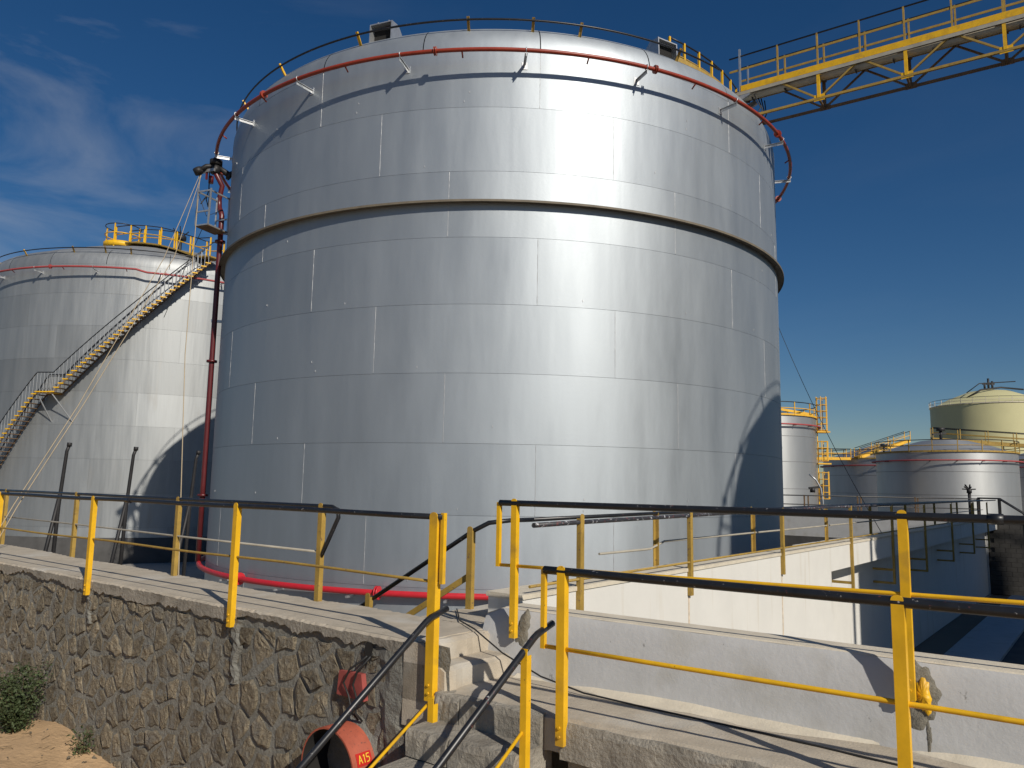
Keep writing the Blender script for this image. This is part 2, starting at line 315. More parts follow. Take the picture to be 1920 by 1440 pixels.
def big_tank(c, label, silver, pipe_mat, plates=True, weld=True, arc=(-125, 125), rail_arc=(-150, 150), kink=None, weld_vis=None):
    t = thing('storage_tank', (c[0], c[1], FLOOR), label, 'storage tank', 'large silver storage tanks in a row')
    MB().lathe([(9.975, FLOOR), (9.975, 11.40)], c, seg=160).build('shell_lining', SEAM, t)
    if plates:
        for k in range(9):
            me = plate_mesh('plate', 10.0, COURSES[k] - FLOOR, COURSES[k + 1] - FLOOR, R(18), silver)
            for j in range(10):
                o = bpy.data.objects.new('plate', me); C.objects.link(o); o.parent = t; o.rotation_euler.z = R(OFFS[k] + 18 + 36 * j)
    else:
        MB().lathe([(10, FLOOR), (10, 11.40)], c, seg=128).build('shell', silver, t)
    if weld:
        for k in range(9):
            vw = MB(); z = COURSES[k] + .02; pts = []
            while z < COURSES[k + 1] - .02: pts.append((0, -9.9995, z - FLOOR)); z += 0.09
            pts.append((0, -9.9995, COURSES[k + 1] - .01 - FLOOR))
            vw.tube(pts, [0.0065 + random.uniform(-.003, .003) for _ in pts], 6, caps=False)
            o = vw.build('weld_bead', WELD, t, (0, 0, 0)); o.rotation_euler.z = R(OFFS[k])
            for j in range(-3, 3):
                if j == 0 or abs(OFFS[k] + 36 * j) > 95: continue
                q = o.copy(); C.objects.link(q); q.rotation_euler.z = R(OFFS[k] + 36 * j)
    # knuckle panels and cone roof
    prof = [(8.95 + 1.05 * cos(R(q)), 11.40 + 1.05 * sin(R(q))) for q in range(0, 80, 6)] + [(8.95 + 1.05 * cos(R(79)), 11.40 + 1.05 * sin(R(79)))]
    for j in range(20):
        a = 5.9 + 18 * j
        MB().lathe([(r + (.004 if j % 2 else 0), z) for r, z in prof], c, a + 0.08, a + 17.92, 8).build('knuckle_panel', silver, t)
    rf = [(prof[-1][0], prof[-1][1] - .002), (6.0, 13.25), (3.0, 14.0), (0.02, 14.4)] if silver is not SILVER_OLD else [(prof[-1][0], prof[-1][1] - .002), (8.2, 12.86), (6.8, 13.4), (5.0, 13.95), (3.0, 14.38), (1.5, 14.56), (0.02, 14.62)]
    MB().lathe(rf, c, seg=96).build('roof', ROOFM if silver is SILVER else silver, t)
    # fire water ring with brackets, flanges, nozzles
    zp, rp = 11.10, 10.52
    a0, a1 = arc; pts = []
    steps = int((a1 - a0) / 1.5)
    for i in range(steps + 1):
        a = a0 + (a1 - a0) * i / steps; dz = 0
        if kink: dz = -0.13 * min(1, max(0, (a - kink) / 2.0))
        pts.append(on_tank(c, rp, a, zp + dz))
    ring = MB().tube(pts, 0.056, 8).build('ring_pipe', pipe_mat, t)
    for a in range(-124, 125, 18):
        if not a0 < a + 1.5 < a1: continue
        a += 1.5; u = Vector((sin(R(a)), -cos(R(a)), 0)); e = Vector((cos(R(a)), sin(R(a)), 0))
        b = MB(); b.bar(on_tank(c, 9.99, a, zp - .10), on_tank(c, rp + .05, a, zp - .10), .07, .012); b.bar(on_tank(c, 9.99, a, zp - .14), on_tank(c, rp + .05, a, zp - .14), .012, .09)
        b.box(on_tank(c, 10.0, a, zp - .24) - e * .075, e * .15, u * .014, (0, 0, .2))
        b.tube([on_tank(c, rp, a, zp) + e * .0 + u * .07 * cos(q) + Vector((0, 0, .07 * sin(q))) for q in [k * pi / 4 for k in range(8)]], .012, 5, closed=True)
        b.build('bracket', STEEL, ring)
        if a0 < a + 9 < a1:
            nb = MB(); nb.cyl(on_tank(c, rp, a + 9, zp - .03), on_tank(c, rp - .16, a + 9, zp - .13), .022, 6); nb.build('nozzle', pipe_mat, ring)
    for a in (-73, -41, -9.3, 23, 55, 87):
        if a0 < a < a1:
            f = MB(); e = Vector((cos(R(a)), sin(R(a)), 0)); p = on_tank(c, rp, a, zp - (0.13 if kink and a > kink else 0))
            for d in (-.035, .012): f.cyl(p + e * d, p + e * (d + .024), .115, 12)
            f.build('flange', pipe_mat, ring)
    # low rim rail on leaning posts
    a0, a1 = rail_arc
    rr = MB().tube([on_tank(c, 9.93, a0 + (a1 - a0) * i / 160, 12.31) for i in range(161)], .028, 6).build('rim_rail', BLK, t)
    a = a0 + 3
    for i, a in enumerate([-131, -113, -95, -77.5, -59.5, -42.3, -24, -5.3, 4.8, 12.4, 30.5, 48.5, 66.5, 84.5, 102.5, 120.5]):
        if not a0 < a < a1: continue
        u = Vector((sin(R(a)), -cos(R(a)), 0)); e = Vector((cos(R(a)), sin(R(a)), 0))
        b = MB(); b.bar(on_tank(c, 9.66, a, 12.0), on_tank(c, 9.95, a, 12.39), .075, .012, u); b.bar(on_tank(c, 9.66, a, 12.0) + e * .033, on_tank(c, 9.95, a, 12.39) + e * .033, .012, .06, u)
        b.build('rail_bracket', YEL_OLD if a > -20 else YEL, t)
    return t

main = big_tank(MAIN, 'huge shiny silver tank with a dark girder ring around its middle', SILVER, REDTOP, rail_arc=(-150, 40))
# stiffening girder, two thirds up
gd = MB(); gd.lathe([(10.0, 7.195), (10.20, 7.195), (10.20, 7.165), (10.215, 7.165), (10.215, 7.222), (10.2, 7.226), (10.0, 7.232)], MAIN, seg=160, smooth=False)
gd.build('girder_ring', GIRDER, main)
# bottom ring pipe and riser
zb, rb = -2.62, 10.20
ring = MB().tube([on_tank(MAIN, rb, -88 + i * 1.5, zb) for i in range(110)], .076, 10).build('bottom_ring_pipe', RED, main)
for a in (-42.5, -15.6, 11, 38, 64):
    f = MB(); e = Vector((cos(R(a)), sin(R(a)), 0)); p = on_tank(MAIN, rb, a, zb)
    for d in (-.05, .012): f.cyl(p + e * d, p + e * (d + .035), .165, 14)
    f.build('flange', RED, ring)
for a in (-48, -33, -20, -6, 20):
    b = MB(); b.bar(on_tank(MAIN, 9.99, a, zb - .13), on_tank(MAIN, rb + .1, a, zb - .13), .06, .05); b.build('bracket', STEEL, ring)
RA = -69.2
ri = MB(); rx = on_tank(MAIN, 10.22, RA, 0)
pts = [Vector((rx.x, rx.y, z)) for z in (zb + .05, 0, 3, 6, 8.5, 8.95)]
u69 = Vector((sin(R(RA)), -cos(R(RA)), 0)); e69 = Vector((cos(R(RA)), sin(R(RA)), 0))
pts += [Vector((rx.x, rx.y, 9.12)) - e69 * .06 + u69 * .04, Vector((rx.x, rx.y, 9.3)) - e69 * .22 + u69 * .1, Vector((rx.x, rx.y, 9.62)) - e69 * .26 + u69 * .12, Vector((rx.x, rx.y, 10.0)) + e69 * .0 + u69 * .05, on_tank(MAIN, 10.52, RA - 1, 10.5), on_tank(MAIN, 10.52, RA - 1, 11.05)]
riser = MB().tube(pts, .088, 10).build('riser_pipe', MAROON, main)
for z in (3.9, 8.0, -.5):
    f = MB(); f.cyl((rx.x, rx.y, z), (rx.x, rx.y, z + .07), .17, 14); f.build('flange', MAROON, riser)
for z in (5.3, 8.35):
    b = MB(); b.bar(on_tank(MAIN, 9.98, RA, z), on_tank(MAIN, 10.34, RA, z), .05, .09); b.build('bracket', STEEL, riser)
# valve cluster where the riser meets the ring
vl = MB(); pv = on_tank(MAIN, 10.52, RA - 1, 10.75)
vl.cyl(pv + Vector((0, 0, -.28)), pv + Vector((0, 0, .02)), .16, 12); vl.cyl(pv + Vector((0, 0, .02)), pv + Vector((0, 0, .2)), .21, 12)
vl.tube([pv + u69 * .02, pv + u69 * .3 + Vector((0, 0, -.06)), pv + u69 * .55 + Vector((0, 0, -.28))], .085, 10)
vl.cyl(pv + u69 * .5 + Vector((0, 0, -.36)), pv + u69 * .6 + Vector((0, 0, -.18)), .15, 12)
vl.tube([pv - u69 * .05, pv - u69 * .5 + Vector((0, 0, -.3))], [.07, .12], 10); vl.cyl(pv - u69 * .42 + Vector((0, 0, -.25)), pv - u69 * .5 + Vector((0, 0, -.3)), .17, 10)
vl.build('valve', DARK, riser)
# small erection lugs left on the plates
lug = None; rg = random.Random(8)
for k in range(1, 9):
    for j in range(-3, 4):
        for d in (0, .26):
            if rg.random() < .66: continue
            a = OFFS[k] - 11 + 18 * j + rg.uniform(-.6, .6)
            if lug is None:
                m_ = MB(); m_.box((-.008, -10.010, 0), (.016, 0, 0), (0, .02, 0), (0, 0, .05)); lug = m_.build('lug', WELD, main, (0, 0, 0)); o = lug
            else: o = lug.copy(); C.objects.link(o)
            o.location = (0, 0, COURSES[k] + rg.uniform(.12, .16) + d - FLOOR); o.rotation_euler.z = R(a)
# gauge hatches on the roof edge
for k, (a, sgn) in enumerate(((-21.5, 1), (30.5, 1))):
    u = Vector((sin(R(a)), -cos(R(a)), 0)); e = Vector((cos(R(a)), sin(R(a)), 0)); p = on_tank(MAIN, 9.42, a, 12.28)
    prof = [(-1.05, 0), (0, 0), (-.02, .62), (-.38, .66), (-1.05, .1)]
    h = MB()
    for d0, d1 in ((-.36, -.33), (.33, .36)):
        h.prism([p + u * x + Vector((0, 0, z)) + e * d0 for x, z in prof], e * (d1 - d0))
    h.prism([p + u * x + Vector((0, 0, z)) - e * .33 for x, z in [(-.02, .62), (-.38, .66), (-1.05, .1), (-1.05, .07), (-.38, .63), (-.02, .59)]], e * .66)
    o = h.build('roof_vent', STEEL, main)
    q = MB(); q.box(p - u * .25 - e * .325 + Vector((0, 0, .02)), e * .65, u * .02, (0, 0, .57)); q.build('vent_opening', HOLE, o)  # black panel painted as the shade inside the vent
    q = MB()
    for d in (-.2, .15): q.cyl(p - u * .2 + e * d + Vector((0, 0, .63)), p - u * .2 + e * d + Vector((0, 0, .76)), .025, 6)
    q.build('lifting_eye', STEEL, o)
# roof edge guard rail and gangway landing near the bridge
gr = MB(); py = MB(); ym = MB()
angs = [33, 37, 41.5, 46, 50.5, 55, 59]
for zz, b in ((13.32, gr), (12.86, ym)): b.tube([on_tank(MAIN, 9.05 + .0 * i, a, zz) for i, a in enumerate(angs)], .026, 6)
gr.build('guard_rail', BLK, main); ym.build('guard_mid_rail', YEL_OLD, main)
for a in angs:
    b = MB(); b.bar(on_tank(MAIN, 9.05, a, 12.35), on_tank(MAIN, 9.05, a, 13.34), .06, .06, (sin(R(a)), -cos(R(a)), 0)); b.build('guard_post', YEL, main)
b = MB(); b.lathe([(8.0, 12.62), (9.15, 12.55), (9.15, 12.75), (9.13, 12.75)], MAIN, 33, 62, 14, False); b.build('landing_deck', YEL_OLD, main)

left = big_tank(LEFT, 'weathered silver tank with a yellow stair climbing its side', SILVER_OLD, REDFAR, weld=False, kink=15.5, rail_arc=(-150, 32))
MB().lathe([(10.012, FLOOR), (10.012, -3.0), (10.0, -2.995)], LEFT, seg=128).build('base_band', DARK_BAND, left)
# stair up the side of the weathered tank
def stair_z(a): return 4.38 + (a + 3.5) * 0.1985 if a > -3.5 else (4.38 if a > -8.2 else 4.38 + (a + 8.2) * 0.25)
TOPA = 35.0
stair = None
for rr_, w in ((10.92, .02), (10.12, .02)):
    st = MB(); pts_ = [a / 2 for a in range(-84, int(TOPA * 2) + 1)]
    for i in range(len(pts_) - 1):
        a, b_ = pts_[i], pts_[i + 1]
        if a < -43 : continue
        st.bar(on_tank(LEFT, rr_, a, stair_z(a) - .06), on_tank(LEFT, rr_, b_, stair_z(b_) - .06), .02, .07)
    o = st.build('stair' if stair is None else 'stringer', BROWN, stair or left); stair = stair or o
a = -42.0; zc = stair_z(a); prevz = zc
tread_me = None
while a < TOPA - .3:
    if -8.2 < a < -3.6: a += .1; prevz = stair_z(a); continue
    if stair_z(a) >= prevz:
        if tread_me is None:
            m_ = MB(); m_.box((-.13, -10.94, -.02), (.26, 0, 0), (0, .84, 0), (0, 0, .03)); tread_me = m_.build('tread', BROWN, None); first = tread_me
            o = tread_me
        else:
            o = first.copy(); C.objects.link(o)
        o.parent = stair; o.location = (0, 0, stair_z(a) - FLOOR); o.rotation_euler.z = R(a)
        prevz = stair_z(a) + .215
    a += .05
a = -42.0; prevz = stair_z(a); nose = None
while a < TOPA - .3:
    if -8.2 < a < -3.6: a += .1; prevz = stair_z(a); continue
    if stair_z(a) >= prevz:
        if nose is None:
            m_ = MB(); m_.box((-.14, -10.965, -.02), (.28, 0, 0), (0, .03, 0), (0, 0, .06)); nose = m_.build('tread_edge', YEL, stair, (0, 0, 0)); o = nose
        else: o = nose.copy(); C.objects.link(o)
        o.location = (0, 0, stair_z(a) - FLOOR); o.rotation_euler.z = R(a); prevz = stair_z(a) + .215
    a += .05
ld = MB()
for i in range(5): ld.bar(on_tank(LEFT, 10.52, -8.4 + i, 4.38), on_tank(LEFT, 10.52, -7.4 + i, 4.38), .9, .06)
ld.build('stair_landing', YEL, stair)
bk = MB()
for a in (-8.0, -3.8): bk.bar(on_tank(LEFT, 10.9, a, 4.33), on_tank(LEFT, 10.0, a + 4.0 * (1 if a > -5 else .4), 2.9), .05, .05)
bk.build('landing_bracket', STEEL, stair)
for rr_, nm, c0 in ((10.95, 'handrail', 1.0), (10.08, 'handrail', 1.0)):
    pts_ = []
    for i in range(-86, 2 * int(TOPA) + 1):
        a = i / 2; z = stair_z(a) + c0
        if rr_ > 10.5 and -7.7 < a < -3.5: z = 4.38 + 1.0
        pts_.append(on_tank(LEFT, rr_, a, z))
    if rr_ > 10.5:
        k = [i for i, p in enumerate(pts_)]
    MB().tube(pts_, .028, 6).build(nm, BLK, stair)
bl = MB()
for i in range(-84, 2 * int(TOPA), 1):
    a = i * .5
    if (i % 2): continue
    for rr_ in (10.95, 10.08):
        bl.tube([on_tank(LEFT, rr_, a, stair_z(a) - .06), on_tank(LEFT, rr_, a, stair_z(a) + 1.0)], .016, 4, caps=False)
bl.build('baluster', STEEL, stair)['kind'] = 'stuff'
# roof walk from the stair head to the apex
walk = MB(); rails = MB(); mids = MB()
ph = on_tank(LEFT, 10.7, 36.5, 12.1); apx = Vector((LEFT[0] - 1.2, LEFT[1] - 4.2, 14.1))
dirw = (apx - ph); L_ = dirw.length; side = Vector((-dirw.y, dirw.x, 0)).normalized() * .45
def rz(p):
    r = math.hypot(p.x - LEFT[0], p.y - LEFT[1]); return np.interp(r, [0, 1.5, 3, 5, 6.8, 8.2, 9.15, 9.6, 10.8], [14.62, 14.56, 14.38, 13.95, 13.4, 12.86, 12.45, 12.25, 12.1]) + .12
N_ = 18
cl = []
for i in range(N_ + 1):
    p = ph.lerp(apx, i / N_); p.z = rz(p); cl.append(p)
for i in range(N_): walk.bar(cl[i], cl[i + 1], .9, .08)
walk.build('roof_walk', YEL_OLD, left)
for s_i in (-1, 1):
    rails.tube([p + side * s_i + Vector((0, 0, 1.05)) for p in cl], .028, 6); mids.tube([p + side * s_i + Vector((0, 0, .55)) for p in cl], .03, 6)
lp = [apx + Vector((1.0 * cos(q), 1.0 * sin(q), 0)) for q in [k * pi / 8 for k in range(16)]]
rails.tube([p + Vector((0, 0, 1.2)) for p in lp], .028, 6, closed=True); mids.tube([p + Vector((0, 0, .65)) for p in lp], .03, 6, closed=True)
rails.build('walk_rail', BLK, left); mids.build('walk_mid_rail', YEL, left)
for i in range(0, N_ + 1, 3):
    for s_i in (-1, 1):
        b = MB(); b.bar(cl[i] + side * s_i, cl[i] + side * s_i + Vector((0, 0, 1.05)), .07, .07, (1, 0, 0)); b.build('walk_post', YEL, left)
for k in range(0, 16, 4):
    b = MB(); b.bar(lp[k] - Vector((0, 0, .3)), lp[k] + Vector((0, 0, 1.2)), .06, .06, (1, 0, 0)); b.build('walk_post', YEL, left)
b = MB(); b.cyl(apx - Vector((0, 0, .15)), apx + Vector((0, 0, .15)), 1.05, 20); b.build('apex_platform', YEL, left)
vp = apx + Vector((3.0, 1.2, 0)); b = MB(); b.cyl(vp - Vector((0, 0, .5)), vp + Vector((0, 0, 1.0)), .12, 8); b.cyl(vp + Vector((0, 0, .9)), vp + Vector((0, 0, 1.15)), .35, 10)
for k in range(6): b.bar(vp + Vector((0, 0, 1.0)), vp + Vector((.5 * cos(k), .5 * sin(k), 1.45 + .1 * (k % 3))), .05, .05)
b.build('breather_valve', DARK, left)

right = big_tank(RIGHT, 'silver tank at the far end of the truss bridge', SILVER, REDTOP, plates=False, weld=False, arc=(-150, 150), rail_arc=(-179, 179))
q = on_tank(RIGHT, 10.42, -59, 0); b = MB(); b.cyl((q.x, q.y, FLOOR), (q.x, q.y, 10.6), .10, 10); o = b.build('riser_pipe', MAROON, right)
b = MB(); b.cyl((q.x, q.y, 10.2), (q.x, q.y, 10.95), .24, 10); b.bar((q.x + .2, q.y + .1, 10.5), (q.x - .55, q.y - .35, 10.4), .16, .16); b.cyl((q.x - .45, q.y - .3, 10.1), (q.x - .45, q.y - .3, 10.6), .14, 8); b.build('valve', DARK, o)

# ------------------------------------------------------------------ truss bridge between two tanks
BD = Vector((0.819, -0.574, 0)); BN = Vector((-0.574, -0.819, 0))   # along; towards the viewer
Z0 = 13.2; B0 = Vector((0.6345 * Z0, 1.7766 * Z0, Z0)) - BD * 1.25; BW = 0.74; SP = 1.225; NB = 13
br = thing('footbridge', (B0.x, B0.y, FLOOR), 'yellow truss footbridge leading off the roof of the shiny tank', 'bridge')
def bp(s, w, z): return B0 + BD * s - BN * w + Vector((0, 0, z))      # w: 0 near truss, BW far truss
LB = SP * (NB - 1) + .6
for w in (0, BW):
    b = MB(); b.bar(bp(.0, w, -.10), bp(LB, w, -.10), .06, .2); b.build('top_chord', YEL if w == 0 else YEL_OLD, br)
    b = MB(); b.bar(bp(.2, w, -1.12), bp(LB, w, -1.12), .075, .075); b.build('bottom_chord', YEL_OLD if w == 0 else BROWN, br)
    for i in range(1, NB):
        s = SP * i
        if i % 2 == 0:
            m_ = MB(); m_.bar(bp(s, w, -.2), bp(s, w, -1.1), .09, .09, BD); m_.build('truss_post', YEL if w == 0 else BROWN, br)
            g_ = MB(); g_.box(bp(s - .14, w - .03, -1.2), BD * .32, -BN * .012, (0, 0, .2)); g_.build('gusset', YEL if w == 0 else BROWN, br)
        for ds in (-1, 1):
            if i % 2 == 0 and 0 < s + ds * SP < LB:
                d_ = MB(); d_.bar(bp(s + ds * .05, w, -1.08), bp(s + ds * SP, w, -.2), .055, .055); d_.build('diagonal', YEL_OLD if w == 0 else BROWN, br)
b = MB()
for i in range(NB): b.bar(bp(SP * i + .05, 0, -.22), bp(SP * i + .05, BW, -.22), .08, .1)
for i in range(0, NB, 2): b.bar(bp(SP * i, 0, -1.12), bp(SP * i, BW, -1.12), .06, .06)
b.build('cross_beam', BROWN, br)
b = MB(); b.box(bp(-.3, .03, -.16), BD * (LB + .3), -BN * (BW - .06), (0, 0, .03)); b.build('deck_grating', BROWN, br)
b = MB(); b.tube([bp(-.4, .14, -.36), bp(LB, .14, -.36)], .115, 10); b.build('bridge_pipe', TRAY, br)
b = MB(); b.box(bp(-.4, -.045, -.33), BD * (LB + .3), BN * .012, (0, 0, .11)); b.build('cable_tray', TRAY, br)
for i in range(14):
    b = MB(); b.box(bp(.35 + i * 1.05, .02, -.50), BD * .03, -BN * .24, (0, 0, .05)); b.build('pipe_clamp', DARK, br)
for w in (0, BW):
    rx0 = -.35 if w == 0 else -.2
    b = MB(); b.tube([bp(rx0, w, 1.05), bp(LB, w, 1.05)], .026, 6); b.build('top_rail', BLK, br)
    b = MB(); b.bar(bp(rx0, w, .58), bp(LB, w, .58), .02, .07); b.build('mid_rail', YEL_OLD, br)
    for i in range(NB):
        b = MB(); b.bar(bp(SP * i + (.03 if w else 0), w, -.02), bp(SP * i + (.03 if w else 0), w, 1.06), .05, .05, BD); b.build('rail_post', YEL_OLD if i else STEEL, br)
b = MB(); b.bar(bp(.0, 0, -2.3), bp(.0, 0, 1.3), .06, .06, BD); b.build('end_pole', STEEL, br)
b = MB()
for w in (0, BW): b.bar(bp(.35, w, -1.15), bp(-1.2, w, -2.35), .09, .12); b.bar(bp(.3, w, -.3), bp(-.75, w, -.75), .1, .16); b.bar(bp(-.05, w, -.2), bp(-.15, w, -1.9), .1, .1, BD)
b.build('support_bracket', STEEL, br)
b = MB()
for k in range(4):
    b.tube([bp(.45 + .05 * k, .2 * k, -.4), bp(.65, .2 * k, -.9), bp(.3, .2 * k, -1.5), bp(-.2, .2 * k, -2.2)], .02, 5)
b.build('hose', RUBBER, br)

# ------------------------------------------------------------------ stone retaining wall
wall = thing('retaining_wall', tuple(FL(-2, 0, -3.2)), 'rubble stone wall with a worn concrete top, below a yellow railing', 'wall')
mo = MB(); A0, A1, nz_ = -14.0, 2.92, 26; nx_ = 150; V = []
for i in range(nx_ + 1):
    for j in range(nz_ + 1):
        V.append(FL(A0 + (A1 - A0) * i / nx_, .003 + random.uniform(-.011, .011), -3.75 + 2.5 * j / nz_))
mo.add(V, [(i * (nz_ + 1) + j, (i + 1) * (nz_ + 1) + j, (i + 1) * (nz_ + 1) + j + 1, i * (nz_ + 1) + j + 1) for i in range(nx_) for j in range(nz_)], True)
mo.prism([FL(A0, .04, -4.3), FL(2.5, .04, -4.3), FL(2.5, .8, -4.3), FL(A0, .9, -4.3)], (0, 0, 3.0))
mo.build('mortar', MORT, wall)
# stones: relaxed cells in the wall plane
def cells(x0, x1, y0, y1, n, seed):
    rg = random.Random(seed); P = []
    while len(P) < n:
        best = None; bd = -1
        for _ in range(12):
            q = (rg.uniform(x0, x1), rg.uniform(y0, y1))
            d = min((((q[0] - p[0]) * .9) ** 2 + ((q[1] - p[1]) * 1.05) ** 2 for p in P), default=9)
            d *= rg.uniform(.12, 1)
            if d > bd: best, bd = q, d
        P.append(best)
    P = np.array(P); res = []; WT = np.array([rg.choice((-.004, 0, 0, .004, .010)) for _ in P])
    for i in range(n):
        c = P[i]; wi = WT[i]; poly_ = [(x0, y0), (x1, y0), (x1, y1), (x0, y1)]
        o = np.argsort(((P - c) ** 2).sum(1))[1:16]
        for j in o:
            q = P[j]; d = q - c; mid = c + d * min(.8, max(.2, .5 + (wi - WT[j]) / (2 * max(1e-4, d @ d)))); np_ = []
            for k in range(len(poly_)):
                a, b = np.array(poly_[k]), np.array(poly_[(k + 1) % len(poly_)])
                da, db = (a - mid) @ d, (b - mid) @ d
                if da <= 0: np_.append(tuple(a))
                if da * db < 0: np_.append(tuple(a + (b - a) * da / (da - db)))
            poly_ = np_
            if len(poly_) < 3: break
        if len(poly_) >= 3: res.append((c, poly_))
    return res
def stone(mb, c, pl, rg):
    cx, cy = np.mean(pl, 0)
    # resample outline with rough jitter
    per = []
    for k in range(len(pl)):
        a, b = np.array(pl[k]), np.array(pl[(k + 1) % len(pl)]); L = np.hypot(*(b - a)); m = max(1, int(L / .085))
        for q in range(m): per.append(a + (b - a) * q / m)
    if len(per) < 5 or len(per) > 14: per = per[::max(1, len(per) // 10)]
    outl = []
    for p in per:
        d = p - (cx, cy); L = max(1e-3, np.hypot(*d)); g_ = rg.uniform(.008, .036)
        q = p - d / L * g_; q = q * .93 + np.array((cx, cy)) * .07
        outl.append(q + np.array((rg.uniform(-.012, .012), rg.uniform(-.012, .012))))
    n = len(outl); outl0 = outl; h = rg.choice((.003, .006, .009, .014, .021)) * rg.uniform(.7, 1.2); shr = rg.uniform(.0, .10); tx, tz = rg.uniform(-.06, .06), rg.uniform(-.08, .05)
    outl = [q * (1 - shr) + np.array((cx, cy)) * shr for q in outl0]; V = []
    for s, dep in ((1.02, -.04), (.985, h * .75), (.80, h), (.42, h * 1.03)):
        for q in outl:
            x = cx + (q[0] - cx) * s; y = cy + (q[1] - cy) * s
            o = dep if dep < 0 else max(.002, dep + (x - cx) * tx + (y - cy) * tz + rg.uniform(-.007, .007))
            V.append(FL(x, -o, y))
    V.append(FL(cx, -h * 1.1 - rg.uniform(-.008, .01), cy))
    F = []
    for r_ in range(3):
        for k in range(n):
            l = (k + 1) % n; F.append((r_ * n + k, r_ * n + l, (r_ + 1) * n + l, (r_ + 1) * n + k))
    for k in range(n): F.append((3 * n + k, 3 * n + (k + 1) % n, 4 * n))
    mb.add(V, F, False)
rg = random.Random(3)
vis = cells(-6.9, 2.86, -3.35, -1.40, 292, 11)
for c, pl in vis:
    if math.hypot(c[0] - 1.84, c[1] + 2.33) < .34: continue
    b = MB(); stone(b, c, pl, rg); b.build('stone', STONE, wall)
b = MB()
for c, pl in cells(-14, -6.9, -3.35, -1.40, 150, 5): stone(b, c, pl, rg)
b.build('stone_remainder', STONE, wall)['kind'] = 'stuff'
# concrete cap with a ragged front edge
cp = MB(); V = []; na = 420
drop = .10
for i in range(na + 1):
    a = A0 + (2.585 - A0) * i / na
    drop += random.uniform(-.022, .022); drop = min(.16, max(.06, drop)); d = drop + random.uniform(-.012, .012)
    f = -.026 + .004 * sin(a * 3.1) + .003 * sin(a * 7 + 1); bk_ = 0.86 + .03 * sin(a * 1.3) + random.uniform(-.02, .02) - .035 * min(0, a)
    t_ = -1.25 + .003 * sin(a * 2.3)
    V += [FL(a, .05, -1.25 - d), FL(a, f, -1.25 - d), FL(a, f - .004 + random.uniform(-.002, .002), t_ - .016 - abs(random.gauss(0, .006))), FL(a, f + .012 + abs(random.gauss(0, .008)), t_), FL(a, bk_ * .5, -1.246), FL(a, bk_, t_), FL(a, bk_ + .01, -1.5)]
k = 7
cp.add(V, [(i * k + j, (i + 1) * k + j, (i + 1) * k + j + 1, i * k + j + 1) for i in range(na) for j in range(k - 1)], False)
e0 = na * k; cp.f.append([e0 + j for j in range(k)]); cp.sm.append(False); cp.mi.append(0)
o = cp.build('cap', [CAPC, CONC], wall)
o.data.polygons.foreach_set('material_index', [1 if i < na * (k - 1) and i % (k - 1) < 2 else 0 for i in range(len(o.data.polygons))])

# landing, steps down to the walkway, walkway
b = MB(); b.prism([FL(1.70, .90, -1.256), FL(2.62, .90, -1.256), FR(-1.26, .75, -1.256), FR(-1.26, 1.3, -1.256), FR(-2.2, 2.1, -1.256)], (0, 0, -.5))
struct(b.build('landing', CAPC))
steps = thing('concrete_steps', tuple(FR(-.6, -.5, -2.6)), 'worn concrete steps between two black handrails, going down to the yard', 'steps')
def ragged_block(mb, fr, a0, a1, n0, n1, z0, z1, j=.012, na_=8):
    """block with a worn, uneven top front edge"""
    V = []
    for i in range(na_ + 1):
        a = a0 + (a1 - a0) * i / na_
        q = lambda: random.uniform(-j, j)
        V += [fr(a, n1, z0), fr(a, n0 + q() * .6, z0), fr(a, n0 + q(), z1 - .05 + q()), fr(a, n0 + .012 + abs(q()), z1 - .006 + q() * .5), fr(a, n0 + .06, z1 + q() * .3), fr(a, n1, z1)]
    mb.add(V, [(i * 6 + p, (i + 1) * 6 + p, (i + 1) * 6 + p + 1, i * 6 + p + 1) for i in range(na_) for p in range(5)])
    for e in (0, na_ * 6):
        mb.f.append([e + p for p in range(6)][::1 if e else -1]); mb.sm.append(False); mb.mi.append(0)
# two small steps across the walk (facing along it)
for k, (an0, an1, z0, z1) in enumerate(((-1.5, -1.285, -1.7, -1.252), (-1.5, -1.06, -1.9, -1.412))):
    V = []; m_ = 8
    for i in range(m_ + 1):
        q = .004 + .80 * i / m_; e = (an1 + (.07 if k else .03) * max(0, q) * 1.6) + random.uniform(-.018, .018); r_ = random.uniform(-.006, .006)
        V += [FR(an0, q, z1 + r_ - (.0 if k else .0)), FR(e - .05, q, z1 + r_), FR(e, q, z1 - .025 + r_), FR(e + .012, q, z0)]
    b = MB(); b.add(V, [(i * 4 + p, i * 4 + p + 1, (i + 1) * 4 + p + 1, (i + 1) * 4 + p) for i in range(m_) for p in range(3)])
    b.add(V[:4] + [FR(an0, .004, z0)], [(4, 3, 2, 1, 0)])
    b.build('cross_step', CAPC, steps)
for k in range(7):
    z1 = -1.575 - .2 * (k + 1); n0 = -.06 - .30 * (k + 1); n1 = n0 + .36
    cuts = [-1.12, -.72 + .2 * (k % 2), -.13]
    for i in range(2):
        b = MB(); ragged_block(b, FR, cuts[i] + .006, cuts[i + 1] - .006, n0, n1 + .1, z1 - .19, z1, .012, 7); b.build('block', CONC, steps)
    b = MB(); b.box(FR(-1.11, n0 + .05, -3.7), FR.a * .96, FR.n * .4, (0, 0, z1 - .17 + 3.7)); b.build('core', CONC, steps)
cuts = [-1.12, -.86, -.13]
for i in range(2):
    b = MB(); ragged_block(b, FR, cuts[i] + .005, cuts[i + 1] - .005, -.065, .2, -1.79, -1.579, .012, 8); b.build('block', CONC, steps)
wk = MB(); V = []; na = 90
